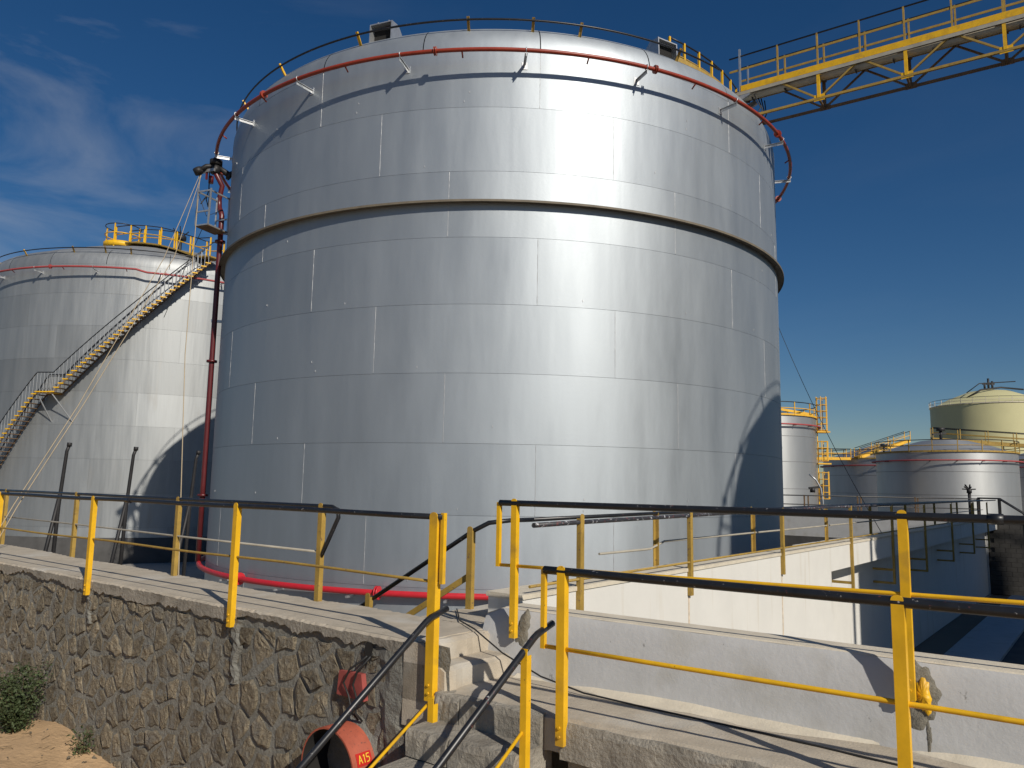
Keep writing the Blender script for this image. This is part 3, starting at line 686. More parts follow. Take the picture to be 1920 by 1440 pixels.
for i in range(na + 1):
    a = -1.10 + 11.5 * i / na; q = random.uniform
    f = -.02 + q(-.01, .01)
    if a < -.1: f = .0
    V += [FR(a, .10, -1.80 + q(-.02, .02)), FR(a, f, -1.80 + q(-.03, .03)), FR(a, f, -1.60 + q(-.012, .006)), FR(a, f + .025, -1.578), FR(a, .35, -1.572 + q(-.003, .003)), FR(a, .82, -1.572)]
wk.add(V, [(i * 6 + p, (i + 1) * 6 + p, (i + 1) * 6 + p + 1, i * 6 + p + 1) for i in range(na) for p in range(5)])
struct(wk.build('walkway', [CAPC]))
wf = MB(); V = []; na, nz2 = 70, 14
for i in range(na + 1):
    for j in range(nz2 + 1):
        V.append(FR(.03 + 10.3 * i / na, .035 + random.uniform(-.022, .022), -3.8 + 2.03 * j / nz2))
wf.add(V, [(i * (nz2 + 1) + j, (i + 1) * (nz2 + 1) + j, (i + 1) * (nz2 + 1) + j + 1, i * (nz2 + 1) + j + 1) for i in range(na) for j in range(nz2)])
wf.box(FR(.03, .08, -4.2), FR.a * 10.3, FR.n * .75, (0, 0, 2.4))
struct(wf.build('walkway_wall', CONC))
# slab edge face pieces in grey under the walkway lip
sf = MB()
for i in range(6):
    ragged_block(sf, FR, .02 + 1.75 * i, 1.76 + 1.75 * i, -.045, .10, -1.84, -1.592, .014, 16)
struct(sf.build('walkway_kerb', CONC))

# parapet beside the walkway
pa = thing('parapet', tuple(FR(0, .9, -1.575)), 'low pale grey parapet wall along the concrete walkway', 'wall')
b = MB(); V = []; na = 60
for i in range(na + 1):
    a = -1.33 + 11.9 * i / na; q = lambda s: random.uniform(-s, s)
    rnd = .07 if i == 0 else 0
    V += [FR(a, .72 + q(.006), -1.85), FR(a, .745 + q(.008), -1.55), FR(a, .80 + q(.006), -1.30), FR(a, .835 + q(.005) + rnd * .3, -1.12 - rnd * .4), FR(a, .875 + q(.004) + rnd * .3, -1.055 - rnd)]
b.add(V, [(i * 5 + p, (i + 1) * 5 + p, (i + 1) * 5 + p + 1, i * 5 + p + 1) for i in range(na) for p in range(4)], True)
V2 = [V[p] for p in range(5)] + [FR(-1.33, 1.17, -1.14), FR(-1.33, 1.2, -1.85)]
b.add(V2, [(6, 5, 4, 3, 2, 1, 0)])
b.build('face', GREYP, pa)
b = MB(); V = []
for i in range(na + 1):
    a = -1.33 + 11.9 * i / na; q = lambda s: random.uniform(-s, s); rnd = .07 if i == 0 else 0
    V += [FR(a, .873 + rnd * .3, -1.056 - rnd), FR(a, .885 + q(.004), -1.047 - rnd), FR(a, 1.15, -1.045 - rnd), FR(a, 1.17, -1.06 - rnd), FR(a, 1.18, FLOOR)]
b.add(V, [(i * 5 + p, (i + 1) * 5 + p, (i + 1) * 5 + p + 1, i * 5 + p + 1) for i in range(na) for p in range(4)])
b.build('coping', TANCAP, pa)

# ------------------------------------------------------------------ white dividing wall
ww = thing('dividing_wall', tuple(FW(10, -.45, FLOOR)), 'long white bund wall running back past the shiny tank', 'wall')
W1, W2, ZT = 9.85, 34.6, -1.0
b = MB()
b.box(FW(.12, -.40, FLOOR), FW.p * .40, FW.w * (W1 - .12), (0, 0, ZT - .045 - FLOOR))
b.box(FW(W1 + .004, -.72, FLOOR), FW.p * .27, FW.w * (W2 - W1), (0, 0, ZT - .5 - FLOOR))
b.build('wall_body', WHITE, ww)
b = MB(); b.box(FW(W1 + .004, -.72, ZT - .497), FW.p * .72, FW.w * (W2 - W1 - .004), (0, 0, .45)); b.build('overhang', WHITE, ww)
b = MB(); b.box(FW(.11, -.42, ZT - .043), FW.p * .435, FW.w * (W2 - .11), (0, 0, .043)); b.build('coping', TANCAP, ww)

# far bund wall closing both compartments
fw = thing('bund_wall', tuple(FR(-10, 35.8, FLOOR)), 'low far bund wall behind the shiny tank, with a black double rail', 'wall')
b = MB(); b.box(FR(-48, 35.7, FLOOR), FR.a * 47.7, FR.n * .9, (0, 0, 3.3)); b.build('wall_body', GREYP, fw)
b = MB(); b.box(FR(-48, 35.66, FLOOR), FR.a * 46.4, FR.n * .04, (0, 0, 2.1)); b.build('base_band', DARK_BAND, fw)  # lower part of the far wall is darker
b2 = thing('block_wall', tuple(FR(8, 35.8, FLOOR)), 'block wall coloured dark as if shaded, closing the end of the sunken yard', 'wall')
bb = MB(); bb.box(FR(-.28, 35.78, FLOOR), FR.a * 26, FR.n * .85, (0, 0, 3.28)); bb.build('core', DARK_BAND, b2)
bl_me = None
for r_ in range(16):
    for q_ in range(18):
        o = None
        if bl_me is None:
            m_ = MB(); m_.box(FR.a * .006, FR.a * .388, FR.n * .07, (0, 0, .194)); o = m_.build('block', SHADED_BLOCK, b2, (0, 0, 0)); bl_me = o
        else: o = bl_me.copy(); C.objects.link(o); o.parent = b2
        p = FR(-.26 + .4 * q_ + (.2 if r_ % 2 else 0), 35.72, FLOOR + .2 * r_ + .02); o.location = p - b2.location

# ------------------------------------------------------------------ railings
def post(name, base, z0, z1, fwd, side, m, parent, w=.068, fl=.055, t=.008, bolts=False, round_top=True):
    """angle-iron post: wide plate facing fwd, thin flange running back on the side; base on its back edge"""
    b = MB(); f = Vector(fwd); s = Vector(side); p = Vector((base[0], base[1], 0))
    pl = [p + f * fl - s * w / 2 + Vector((0, 0, z0)), p + f * fl + s * w / 2 + Vector((0, 0, z0))]
    if round_top:
        for k in range(7):
            q = pi * k / 6; pl.append(p + f * fl + s * (w / 2 * cos(q)) + Vector((0, 0, z1 - w * .4 + w * .4 * sin(q))))
    else: pl += [p + f * fl + s * w / 2 + Vector((0, 0, z1)), p + f * fl - s * w / 2 + Vector((0, 0, z1))]
    b.prism(pl, f * -t)
    b.box(p + s * (w / 2 - t) + Vector((0, 0, z0)), f * (fl - t), s * t, (0, 0, z1 - z0 - .045))
    o = b.build(name, m, parent)
    if bolts:
        c_ = MB()
        for dz in (.06, .12): c_.cyl(p + f * (fl - .001) + Vector((0, 0, z0 + dz)), p + f * (fl + .012) + Vector((0, 0, z0 + dz)), .011, 6)
        c_.build('bolt', m, o)
    return o
def rail(name, pts, r, m, parent, seg=10):
    b = MB(); b.tube(pts, r, seg); return b.build(name, m, parent)

# front railing on the stone wall
fn, fs = -FL.n, FL.a
r1 = thing('railing', tuple(FL(-2, 0, -1.25)), 'yellow railing bolted to the face of the rubble stone wall', 'railing')
for a in (-12.6, -9.4, -6.28, -3.19, 0.0): post('post', FL(a, -.025, 0), -1.44, -.215, fn, fs, YEL, r1, bolts=True)
post('post', FL(2.775, -.02, 0), -1.66, -.215, fn, fs, YEL, r1, w=.085, fl=.06, bolts=True)
rail('top_rail', [FL(a, -.052, -.25 + .004 * sin(a * 2)) for a in np.linspace(-13.2, 2.86, 30)], .0245, BLK, r1)
rail('mid_rail', [FL(a, -.045, -.755 + .006 * sin(a * 1.7)) for a in np.linspace(-13.2, 2.86, 24)], .0125, YEL_OLD, r1, 8)
b = MB(); b.bar(FL(2.86, -.048, -.22), FL(2.86, -.048, -.77), .035, .035, FL.a); b.build('end_bar', YEL, r1)
b = MB(); b.tube([FL(-2.35, -.052, -.25), FL(-2.24, -.052, -.25)], .031, 8); b.build('rail_joint', BLK, r1)

# back railing on the stone wall
r2 = thing('railing', tuple(FL(-3, .9, -1.25)), 'dusty yellow railing along the tank edge of the stone wall', 'railing')
for a, q in ((-12.9, 1.30), (-9.6, 1.2), (-6.35, 1.10), (-2.85, .92), (.28, .82)): post('post', FL(a, q, 0), -1.45, -.215, fn, fs, YEL_OLD, r2)
pr = [(-13, 1.30), (-6.35, 1.10), (-2.85, .92), (.28, .82), (.46, .81)]
rail('top_rail', [FL(a, q - .03, -.25) for a, q in pr] + [FL(.56, .78, -.28), FL(.57, .78, -.36), FL(.40, .79, -.62), FL(.30, .79, -.78)], .023, BLK, r2)
rail('mid_rail', [FL(a, q - .03, -.735) for a, q in pr[:4]], .013, TRAY, r2, 8)

# handrail of the inner stair down to the tank floor
r3 = thing('handrail', tuple(FR(-2.14, 1.67, -1.25)), 'black handrail rising from the bund stair on yellow posts', 'handrail')
post('post', FR(-2.14, 1.67, 0), -1.27, -.42, -FR.n, FR.a, YEL_OLD, r3, w=.07)
ip = FR(-2.14, 1.67, 0); idr = -FR.a * .93 + FR.n * -.1
def inn(s, z): return Vector((ip.x, ip.y, 0)) + idr.normalized() * s + Vector((0, 0, z))
post('post', inn(1.32, 0), -2.3, -1.20, -FR.n, FR.a, YEL_OLD, r3)
rail('top_rail', [inn(1.55, -1.42), inn(.0, -.47), FW(.35, -.60, -.37), FW(.62, -.53, -.348), FW(.9, -.46, -.345)], .024, BLK, r3)
b = MB(); b.bar(inn(.02, -.92), inn(1.5, -1.83), .02, .06); b.build('mid_rail', YEL_OLD, r3)

# railings on the white wall
NEAR = [1.07, 3.66, 7.12, 11.21, 14.83, 18.76, 23.09, 27.52, 31.53]
r4 = thing('railing', tuple(FW(8, .05, ZT)), 'rusty grey railing along the sunny edge of the white wall', 'railing')
for i, w in enumerate(NEAR):
    low = ZT - .34 if w < W1 else ZT - 1.15
    o = post('post', FW(w, .004, 0), low, -.27, FW.p, -FW.w, YEL_OLD, r4, w=.07, fl=.05)
    if w > W1:
        f = MB()
        for dz in (.02, .33): f.bar(FW(w, .03, low + dz), FW(w, -.445, low + dz), .06, .05)
        f.build('bracket_arm', YEL_OLD, o)
rail('top_rail', [FW(.25, .03, -.365), FW(1.07, .03, -.355), FW(3.66, .03, -.335), FW(7.1, .03, -.30), FW(14.8, .03, -.28), FW(34.3, .03, -.235)], .024, BLK_WORN, r4)
rail('mid_rail', [FW(.2, .03, -.93), FW(7.1, .03, -.92), FW(34.3, .03, -.90)], .014, YEL_OLD, r4, 8)
r5 = thing('railing', tuple(FW(8, -.93, ZT)), 'black and yellow railing along the tank edge of the white wall', 'railing')
for i, w in enumerate(NEAR[1:]):
    post('post', FW(w - .0, -.43, 0), ZT - .35, -.27, FW.p * -1, FW.w, YEL_OLD, r5, w=.065)
rail('top_rail', [FW(.9, -.46, -.345), FW(3.5, -.46, -.325), FW(7, -.46, -.315), FW(14, -.46, -.285), FW(34.3, -.46, -.245)], .023, BLK, r5)
rail('mid_rail', [FW(2.3, -.5, -.78), FW(3.5, -.46, -.78), FW(3.9, -.46, -.70), FW(10, -.46, -.70), FW(34.3, -.46, -.66)], .015, TRAY, r5, 8)

# railing on the parapet
r6 = thing('railing', tuple(FR(0, .8, -1.1)), 'black topped yellow railing bolted to the pale grey parapet', 'railing')
for a in (-.95, 2.08, 5.1, 8.1): post('post', FR(a, .775, 0), -1.27, -.105, -FR.n, FR.a, YEL, r6, w=.056, fl=.05, bolts=True)
rail('top_rail', [FR(a, .745, -.145) for a in np.linspace(-1.11, 9, 16)], .027, BLK, r6)
rail('mid_rail', [FR(a, .75, -.675 + .014 * (a + 1)) for a in np.linspace(-1.11, 9, 12)], .0145, YEL, r6, 8)
b = MB(); b.bar(FR(-1.12, .748, -.14), FR(-1.12, .748, -.69), .035, .035, FR.a); b.build('end_bar', YEL, r6)
rail('rail_joint', [FR(2.55, .745, -.145), FR(2.63, .745, -.145)], .033, BLK, r6, 8)
# mortar patches and paint around its posts
def lump(ca, cz, ra, rz, m, name, thick, m_=44):
    b = MB(); V = []; ph = [random.uniform(0, 6) for _ in range(4)]
    def fn_(z): return .72 + (.745 - .72) * (z + 1.85) / .3 if z < -1.55 else (.745 + .055 * (z + 1.55) / .25 if z < -1.30 else .80 + .035 * (z + 1.30) / .18)
    rings = ((1.0, -.006), (.86, .5), (.5, .9))
    for sc, t_ in rings:
        for k in range(m_):
            q = 2 * pi * k / m_; w = 1 + .16 * sin(2 * q + ph[0]) + .12 * sin(3 * q + ph[1]) + .07 * sin(7 * q + ph[2]) + .05 * sin(12 * q + ph[3])
            a_ = ca + ra * sc * w * cos(q); z_ = cz + rz * sc * w * sin(q)
            V.append(FR(a_, fn_(z_) - (t_ if t_ < 0 else thick * t_ * random.uniform(.7, 1.2)), z_))
    V.append(FR(ca, fn_(cz) - thick, cz))
    F = [(r * m_ + k, r * m_ + (k + 1) % m_, (r + 1) * m_ + (k + 1) % m_, (r + 1) * m_ + k) for r in range(2) for k in range(m_)] + [(2 * m_ + k, 2 * m_ + (k + 1) % m_, 3 * m_) for k in range(m_)]
    b.add(V, F, True); return b.build(name, m, r6)
lump(-.90, -1.21, .085, .13, PATCH, 'mortar_patch', .014)
lump(2.12, -1.25, .125, .175, PATCH, 'mortar_patch', .016)
lump(2.145, -1.24, .05, .105, YEL, 'paint_blob', .04)
lump(2.17, -1.47, .018, .09, PATCH, 'drip', .006)
# mortar smeared under the posts of the stone wall
def smear(a, z0, z1, w):
    b = MB(); V = []; n_ = 14; ph = random.uniform(0, 6)
    for i in range(n_ + 1):
        z = z0 + (z1 - z0) * i / n_; hw = w * (1 - .45 * (i / n_)) * random.uniform(.75, 1.2); o = .03 * sin(i * .9 + ph)
        for q, d in ((-1, .0), (-.5, .030), (.4, .034), (1, .0)): V.append(FL(a + o + q * hw, -.004 - d * random.uniform(.6, 1.1), z))
    b.add(V, [(i * 4 + p, i * 4 + p + 1, (i + 1) * 4 + p + 1, (i + 1) * 4 + p) for i in range(n_) for p in range(3)]); b.build('mortar_smear', MORT, wall)
for a, z1, w in ((-6.25, -1.7, .08), (-3.15, -1.78, .09), (.05, -1.98, .10), (2.35, -2.5, .22)): smear(a, -1.36, z1, w)
# rust under the posts of the white wall
for w, z0, L_ in ((1.07, ZT - .34, .5), (3.66, ZT - .34, .35), (7.12, ZT - .34, 1.0)):
    b = MB(); b.box(FW(w - .018, .001, z0 - L_), FW.w * .036, FW.p * .004, (0, 0, L_)); b.build('rust_streak', RUST, ww)
# sand drifted against the foot of the parapet
b = MB(); V = []; na = 120
for i in range(na + 1):
    a = -.9 + 10.5 * i / na; q = .10 + .06 * sin(a * 2.2) + .04 * sin(a * 5.3 + 1) + random.uniform(-.012, .012)
    V += [FR(a, .755 - q, -1.5715), FR(a, .755 - q * .45, -1.558), FR(a, .765, -1.535 + .012 * sin(a * 3))]
b.add(V, [(i * 3 + p, (i + 1) * 3 + p, (i + 1) * 3 + p + 1, i * 3 + p + 1) for i in range(na) for p in range(2)], True)
o = b.build('drifted_sand', TANCAP); o['kind'] = 'stuff'

# railing on the walkway edge
r7 = thing('railing', tuple(FR(2, 0, -1.575)), 'thick black and yellow railing along the walkway edge, nearest the viewer', 'railing')
for a in (.035, 2.17, 4.4, 6.6): post('post', FR(a, -.02, 0), -1.745, -.545, -FR.n, FR.a, YEL, r7, w=.064, fl=.058, bolts=True)
rail('top_rail', [FR(a, -.052, -.585) for a in np.linspace(-.115, 9, 16)], .029, BLK, r7)
rail('mid_rail', [FR(a, -.047, -1.11) for a in np.linspace(-.115, 9, 12)], .0155, YEL, r7, 8)
b = MB(); b.bar(FR(-.12, -.05, -.57), FR(-.12, -.05, -1.125), .034, .034, FR.a); b.build('end_bar', YEL, r7)

# stair handrails
for nm, a, bend, lbl in (('L', -1.12, -.134, 'black stair handrail fixed to the tall yellow post at the stone wall'), ('R', -.12, -.144, 'black stair handrail bent at its top, beside the walkway railing')):
    h = thing('stair_handrail', tuple(FR(a, -.3, -1.6)), lbl, 'handrail', 'handrails of the concrete steps')
    top = -1.02
    sl_ = .655 if nm == 'L' else .60
    rail('rail', [FR(a, bend + .21, top + .05), FR(a, bend + .02, top + .003), FR(a, bend - .03, top - .02), FR(a, bend - 2.2, top - 2.2 * sl_)], .0245, BLK, h)
    if nm == 'L':
        rail('mid_rail', [FR(a, .02, -1.585), FR(a, -1.7, -1.585 - 1.7 * .53)], .0125, YEL, h, 8)
        post('post', FR(a + .05, -.09, 0), -2.25, -1.6, -FR.n, FR.a, YEL, h, w=.055, round_top=False)
    else:
        rail('mid_rail', [FR(a, -.24, -1.60), FR(a, -1.7, -1.60 - 1.46 * .55)], .0125, YEL, h, 8)
        post('post', FR(a + .01, -.25, 0), -2.35, -1.09, -FR.n, FR.a, YEL, h, w=.05, round_top=False)
    post('post', FR(a, -1.45, 0), -3.1, top - 1.31 * sl_, -FR.n, FR.a, YEL, h, w=.055, round_top=False)

# double rail on the far bund wall, and the stair over it
r8 = thing('railing', tuple(FR(-10, 36, -1)), 'black double railing on the far bund wall below the small tanks', 'railing')
for q in (35.8, 36.5):
    rail('top_rail', [FR(-40, q, -.2), FR(-.6, q, -.2)], .03, BLK, r8, 6); rail('mid_rail', [FR(-40, q, -.65), FR(-.6, q, -.65)], .022, BLK, r8, 6)
    for i in range(17):
        b = MB(); b.bar(FR(-40.6 + 2.5 * i, q, -1.02), FR(-40.6 + 2.5 * i, q, -.18), .06, .06, FR.a); b.build('post', BROWN, r8)
r9 = thing('stair_handrail', tuple(FR(.2, 35.9, -1)), 'dark sloping handrails of the stair over the far bund wall', 'handrail')
for q in (35.7, 36.5):
    rail('rail', [FR(-.6, q, -.16), FR(.2, q, -.16), FR(3.8, q, -2.7)], .04, BLK, r9, 6)
    for s, z in ((-.6, -.16), (.2, -.16), (1.2, -.86)):
        b = MB(); b.bar(FR(s, q, z - 1.0), FR(s, q, z), .07, .07, FR.a); b.build('post', DARK, r9)

# ------------------------------------------------------------------ small things at the stone wall
dp = thing('drain_pipe', tuple(FL(1.72, 0, -2.3)), 'wide faded orange pipe end sticking out of the stone wall, tagged A15', 'pipe')
dc = (1.84, -2.33); ro, ri_ = .335, .320
def dpt(r, q, n): return FL(dc[0] + r * cos(q), n, dc[1] + r * sin(q))
m_ = 36; b = MB(); V = []
for k in range(m_):
    q = 2 * pi * k / m_
    V += [dpt(ro, q, .05), dpt(ro, q, -.27), dpt(ri_, q, -.27), dpt(ri_, q, .04)]
b.add(V, [(k * 4 + p, ((k + 1) % m_) * 4 + p, ((k + 1) % m_) * 4 + p + 1, k * 4 + p + 1) for k in range(m_) for p in range(3)], True)
b.add([dpt(ri_, 2 * pi * k / m_, .02) for k in range(m_)], [tuple(range(m_))])
o = b.build('pipe_wall', [DRAIN, HOLE], dp)
o.data.polygons.foreach_set('material_index', [1 if i % 3 == 2 or i >= m_ * 3 else 0 for i in range(len(o.data.polygons))])
for p in o.data.polygons:
    if p.index < m_ * 3 and p.index % 3 == 1: p.use_smooth = False
b = MB(); V = []
for k in range(m_):
    q = 2 * pi * k / m_; g_ = random.uniform(.03, .07)
    V += [dpt(ro, q, -.035), dpt(ro + g_, q, .0)]
b.add(V, [(k * 2, ((k + 1) % m_) * 2, ((k + 1) % m_) * 2 + 1, k * 2 + 1) for k in range(m_)]); b.build('mortar_collar', MORT, dp)
# tag with letters, curved on the pipe
QT = R(23); tw = .15
def on_pipe(u, v, lift=.003):   # u along -n (0..), v around (metres, up positive)
    q = QT + v / ro; return dpt(ro + lift, q, -.07 - u)
b = MB(); V = []; 
for i in range(7):
    v = -.05 + .10 * i / 6; V += [on_pipe(.0, v), on_pipe(.155, v)]
b.add(V, [(i * 2, i * 2 + 1, i * 2 + 3, i * 2 + 2) for i in range(6)]); tg = b.build('tag', TAGRED, dp)
def stroke(mb, pts, w=.0075):
    for (x0, y0), (x1, y1) in zip(pts[:-1], pts[1:]):
        d = Vector((x1 - x0, y1 - y0, 0)); d.normalize(); nx, ny = -d.y * w / 2, d.x * w / 2
        mb.add([on_pipe(.155 - x, y, .006) for x, y in ((x0 + nx, y0 + ny), (x1 + nx, y1 + ny), (x1 - nx, y1 - ny), (x0 - nx, y0 - ny))], [(0, 1, 2, 3)])
for ch, x in (('A', .022), ('1', .075), ('5', .103)):
    lt = MB()
    if ch == 'A': stroke(lt, [(x, -.03), (x + .016, .032), (x + .034, -.03)]); stroke(lt, [(x + .007, -.008), (x + .027, -.008)])
    if ch == '1': stroke(lt, [(x - .005, .02), (x + .006, .032), (x + .006, -.03)])
    if ch == '5': stroke(lt, [(x + .03, .032), (x + .002, .032), (x, .006), (x + .02, .008), (x + .03, -.008), (x + .02, -.026), (x - .002, -.028)])
    lt.build('letter', TAGYEL, tg)
# red plate and cables
rp = MB(); V = [FL(1.68, -.05, -1.60), FL(1.97, -.055, -1.59), FL(2.02, -.06, -1.80), FL(1.66, -.05, -1.80)]
rp.prism(V, FL.n * .05); tag(rp.build('wall_plate', PLATE_RED), 'faded red plate on the stone wall above the orange pipe', 'plate')
for k, (x, y) in enumerate(((0, 0), (.05, .01))):
    c_ = MB(); c_.tube([FL(2.02 + x * .5, .03, -1.40), FL(2.0 + x, -.06, -1.46), FL(1.86 + x * 2, -.09, -1.56), FL(1.78 + x * 2.4, -.08, -1.68), FL(1.84 + x * 2, -.07, -1.78), FL(1.90 + x, -.08, -1.9), FL(1.93 + x, -.03, -1.97)], .009, 6)
    tag(c_.build('cable', RUBBER), ('thick black cable looping lowest over the red wall plate', 'black cable running straighter down across the red wall plate')[k], 'cable', 'cables at the orange pipe')
b = MB(); V = []
for k in range(12): q = 2 * pi * k / 12; V.append(FL(2.03 + (.055 + random.uniform(-.02, .02)) * cos(q), -.034, -1.41 + (.08 + random.uniform(-.03, .03)) * sin(q)))
b.add(V, [tuple(range(12))]); b.build('cable_hole', HOLE, wall)  # flat black patch standing for a dark recess
c_ = MB(); c_.tube([FR(-2.15, 1.45, -1.235), FR(-1.7, .95, -1.235), FR(-1.30, .66, -1.225), FR(-.95, .60, -1.37), FR(-.55, .57, -1.49), FR(-.15, .56, -1.55), FR(.3, .55, -1.562), FR(1.2, .5, -1.564), FR(2.4, .36, -1.564), FR(4, .3, -1.564)], .007, 5)
tag(c_.build('wire', RUBBER), 'thin dark wire trailing over the steps and along the walkway', 'wire')

# shrub and weeds in the sand
def shrub(name, base, h, w, nleaf, label, seed, group=None):
    rg = random.Random(seed); t = thing(name, tuple(base), label, 'shrub', group)
    st_ = MB(); lf = MB()
    for s in range(16):
        a = rg.uniform(0, 2 * pi); l = rg.uniform(.35, 1); tip = Vector((cos(a) * w * .5 * rg.uniform(.2, 1), sin(a) * w * .5 * rg.uniform(.2, 1), h * l))
        pts_ = [Vector(base) + Vector((tip.x * q, tip.y * q, tip.z * q ** .8)) + Vector((rg.uniform(-.02, .02), rg.uniform(-.02, .02), 0)) for q in (0, .3, .65, 1)]
        st_.tube(pts_, [.008, .006, .004, .002], 4, caps=False)
        for k in range(nleaf // 16):
            q = rg.uniform(.15, 1.0); i = min(2, int(q * 3)); p = pts_[i].lerp(pts_[i + 1], q * 3 - i) + Vector((rg.gauss(0, .05), rg.gauss(0, .05), rg.gauss(0, .04)))
            d = Vector((rg.gauss(0, 1), rg.gauss(0, 1), rg.gauss(.3, .7))).normalized(); e = d.cross(Vector((rg.gauss(0, 1), rg.gauss(0, 1), rg.gauss(0, 1)))).normalized(); L = rg.uniform(.028, .06)
            lf.add([p, p + d * L * .5 + e * L * .22, p + d * L, p + d * L * .5 - e * L * .22], [(0, 1, 2, 3)])
    st_.build('stem', STEMM, t); lf.build('foliage', LEAF, t)['kind'] = 'stuff'
shrub('shrub', FL(-4.0, -.42, yard_z(-4.0, -.42) - .02), .82, .86, 5200, 'dark green bushy shrub growing in sand against the stone wall', 4)
shrub('shrub', FL(-2.75, -.16, yard_z(-2.75, -.2) - .02), .30, .26, 220, 'small thin weed at the foot of the stone wall', 6)
shrub('shrub', FL(-4.55, -.85, yard_z(-4.55, -.85) - .02), .20, .36, 320, 'low sprawling weed in the orange sand before the bushy shrub', 9)

pb = MB(); rg = random.Random(21)
for k in range(420):
    a = rg.uniform(-7.5, -.5); q = -rg.uniform(.0, 3.2) ** 1.15 - .05; r = rg.choice((.008, .012, .016, .022, .035)) * rg.uniform(.7, 1.3); c_ = FL(a, q, yard_z(a, q) + r * .3)
    V = [Vector((rg.gauss(0, 1), rg.gauss(0, 1), rg.gauss(0, .7))).normalized() * r * rg.uniform(.8, 1.2) for _ in range(1)]
    V = [c_ + Vector((x * r * rg.uniform(.7, 1.3), y * r * rg.uniform(.7, 1.3), z * r * rg.uniform(.5, .9))) for x, y, z in ((1, 0, 0), (0, 1, 0), (-1, 0, 0), (0, -1, 0), (0, 0, 1), (0, 0, -1))]
    pb.add(V, [(0, 1, 4), (1, 2, 4), (2, 3, 4), (3, 0, 4), (1, 0, 5), (2, 1, 5), (3, 2, 5), (0, 3, 5)])
pb.build('gravel', STONE)['kind'] = 'stuff'
tw_ = MB()
for k in range(60):
    a = rg.uniform(-7, -1); q = -rg.uniform(.05, 1.6); z = yard_z(a, q) + .012; th_ = rg.uniform(0, 6.3); L = rg.uniform(.06, .22)
    tw_.tube([FL(a, q, z), FL(a + L * .5 * cos(th_), q + L * .5 * sin(th_), z + .02), FL(a + L * cos(th_ + .3), q + L * sin(th_ + .3), z + .01)], .003, 3, caps=False)
tw_.build('litter', STEMM)['kind'] = 'stuff'

# black A-frame poles between the tanks
for (x, y, zt, dx, lbl) in ((-9.35, 16.54, .69, -.30, 'black two-legged pole standing farthest from the shiny tank'), (-8.22, 17.13, .65, -.28, 'middle black two-legged pole before the weathered tank'), (-7.05, 17.64, .61, -.22, 'black two-legged pole beside the maroon riser pipe')):
    t = thing('pole', (x, y, FLOOR), lbl, 'pole', 'black two-legged poles')
    b = MB(); b.tube([(x, y, zt), (x - .04, y, zt - .12), (x - .11, y, zt - 1.25), (x - .18, y, FLOOR)], [.036, .036, .04, .045], 8); b.build('leg', DARK, t)
    b = MB(); b.tube([(x - .09, y, zt - .95), (x - .30, y - .05, zt - 2.4), (x - .30 + dx * 1.4, y - .1, FLOOR)], .04, 8); b.build('leg', DARK, t)
    b = MB(); b.cyl((x, y, zt - .02), (x + .005, y, zt + .06), .05, 8); b.build('pole_cap', DARK, t)

# hanging work cradle and its ropes
hk = on_tank(MAIN, 10.72, RA - 1, 10.55); ck = on_tank(MAIN, 10.62, RA + 2.0, 8.30)
cr_ = thing('work_cradle', tuple(ck), 'aluminium work cradle hanging beside the maroon riser pipe', 'cradle')
ea = Vector((.93, -.36, 0)).normalized(); eb = Vector((.36, .93, 0)).normalized()
def cp_(x, y, z): return Vector(ck) + ea * (x * .84 - .12) + eb * (y - .45) + Vector((0, 0, z * 1.22))
b = MB()
for i in range(6): b.box(cp_(0, .15 * i, -.03), ea * .54, eb * .14, (0, 0, .03)); 
b.build('floor', BROWN, cr_)
b = MB()
for p, q in (((0, 0, 0), (.62, 0, 0)), ((0, 0, 0), (0, .9, 0)), ((.62, 0, 0), (.62, .9, 0)), ((0, .9, 0), (.62, .9, 0)), ((0, 0, .38), (.62, 0, .38)), ((0, .9, .38), (.62, .9, .38)), ((0, 0, 0), (0.03, 0, 1.05)), ((.62, 0, 0), (.66, 0, 1.0)), ((0, .9, 0), (0, .9, 1.05)), ((.62, .9, 0), (.62, .9, 1.0)), ((.02, 0, .95), (.02, .9, .95)), ((.64, 0, .95), (.64, .9, .95)), ((0.02, 0, .95), (.64, 0, .95))):
    b.bar(cp_(*p), cp_(*q), .045, .045)
b.build('frame', STEEL, cr_)
b = MB(); b.tube([cp_(.03, 0, .9), cp_(.3, .2, .3), cp_(.62, .5, .5)], .012, 5); b.tube([cp_(.2, 0, .6), cp_(.1, .3, .9)], .02, 5); b.build('cord', RUBBER, cr_)
hb = thing('hoist_beam', tuple(hk), 'short hoist beam at the valve above the work cradle', 'hoist')
b = MB(); b.bar(hk - ea * .42, hk + ea * .25, .10, .10); b.build('beam', STEEL, hb)
b = MB(); b.bar(hk - ea * .1 + Vector((0, 0, -.3)), hk - ea * .1 + Vector((0, 0, .12)), .06, .06); b.cyl(hk + Vector((.08, 0, -.45)), hk + Vector((.08, 0, -.2)), .09, 8); b.build('pulley', MAROON, hb)
def rope(pts, r, m, label, name='rope', group='ropes of the work cradle'):
    b = MB(); b.tube(pts, r, 5, caps=False); return tag(b.build(name, m), label, 'rope', group)
rope([hk - ea * .36, cp_(.03, 0, 1.05)], .012, ROPE, 'short tan rope from the hoist beam down to the work cradle')
rope([hk + ea * .02, hk + ea * .04 + Vector((0, 0, -.7)), hk - ea * .05 + Vector((.0, 0, -1.0)), hk + ea * .06 + Vector((0, 0, -1.3)), cp_(.62, 0, 1.0)], .02, RUBBER, 'knotted dark rope between the hoist beam and the work cradle')
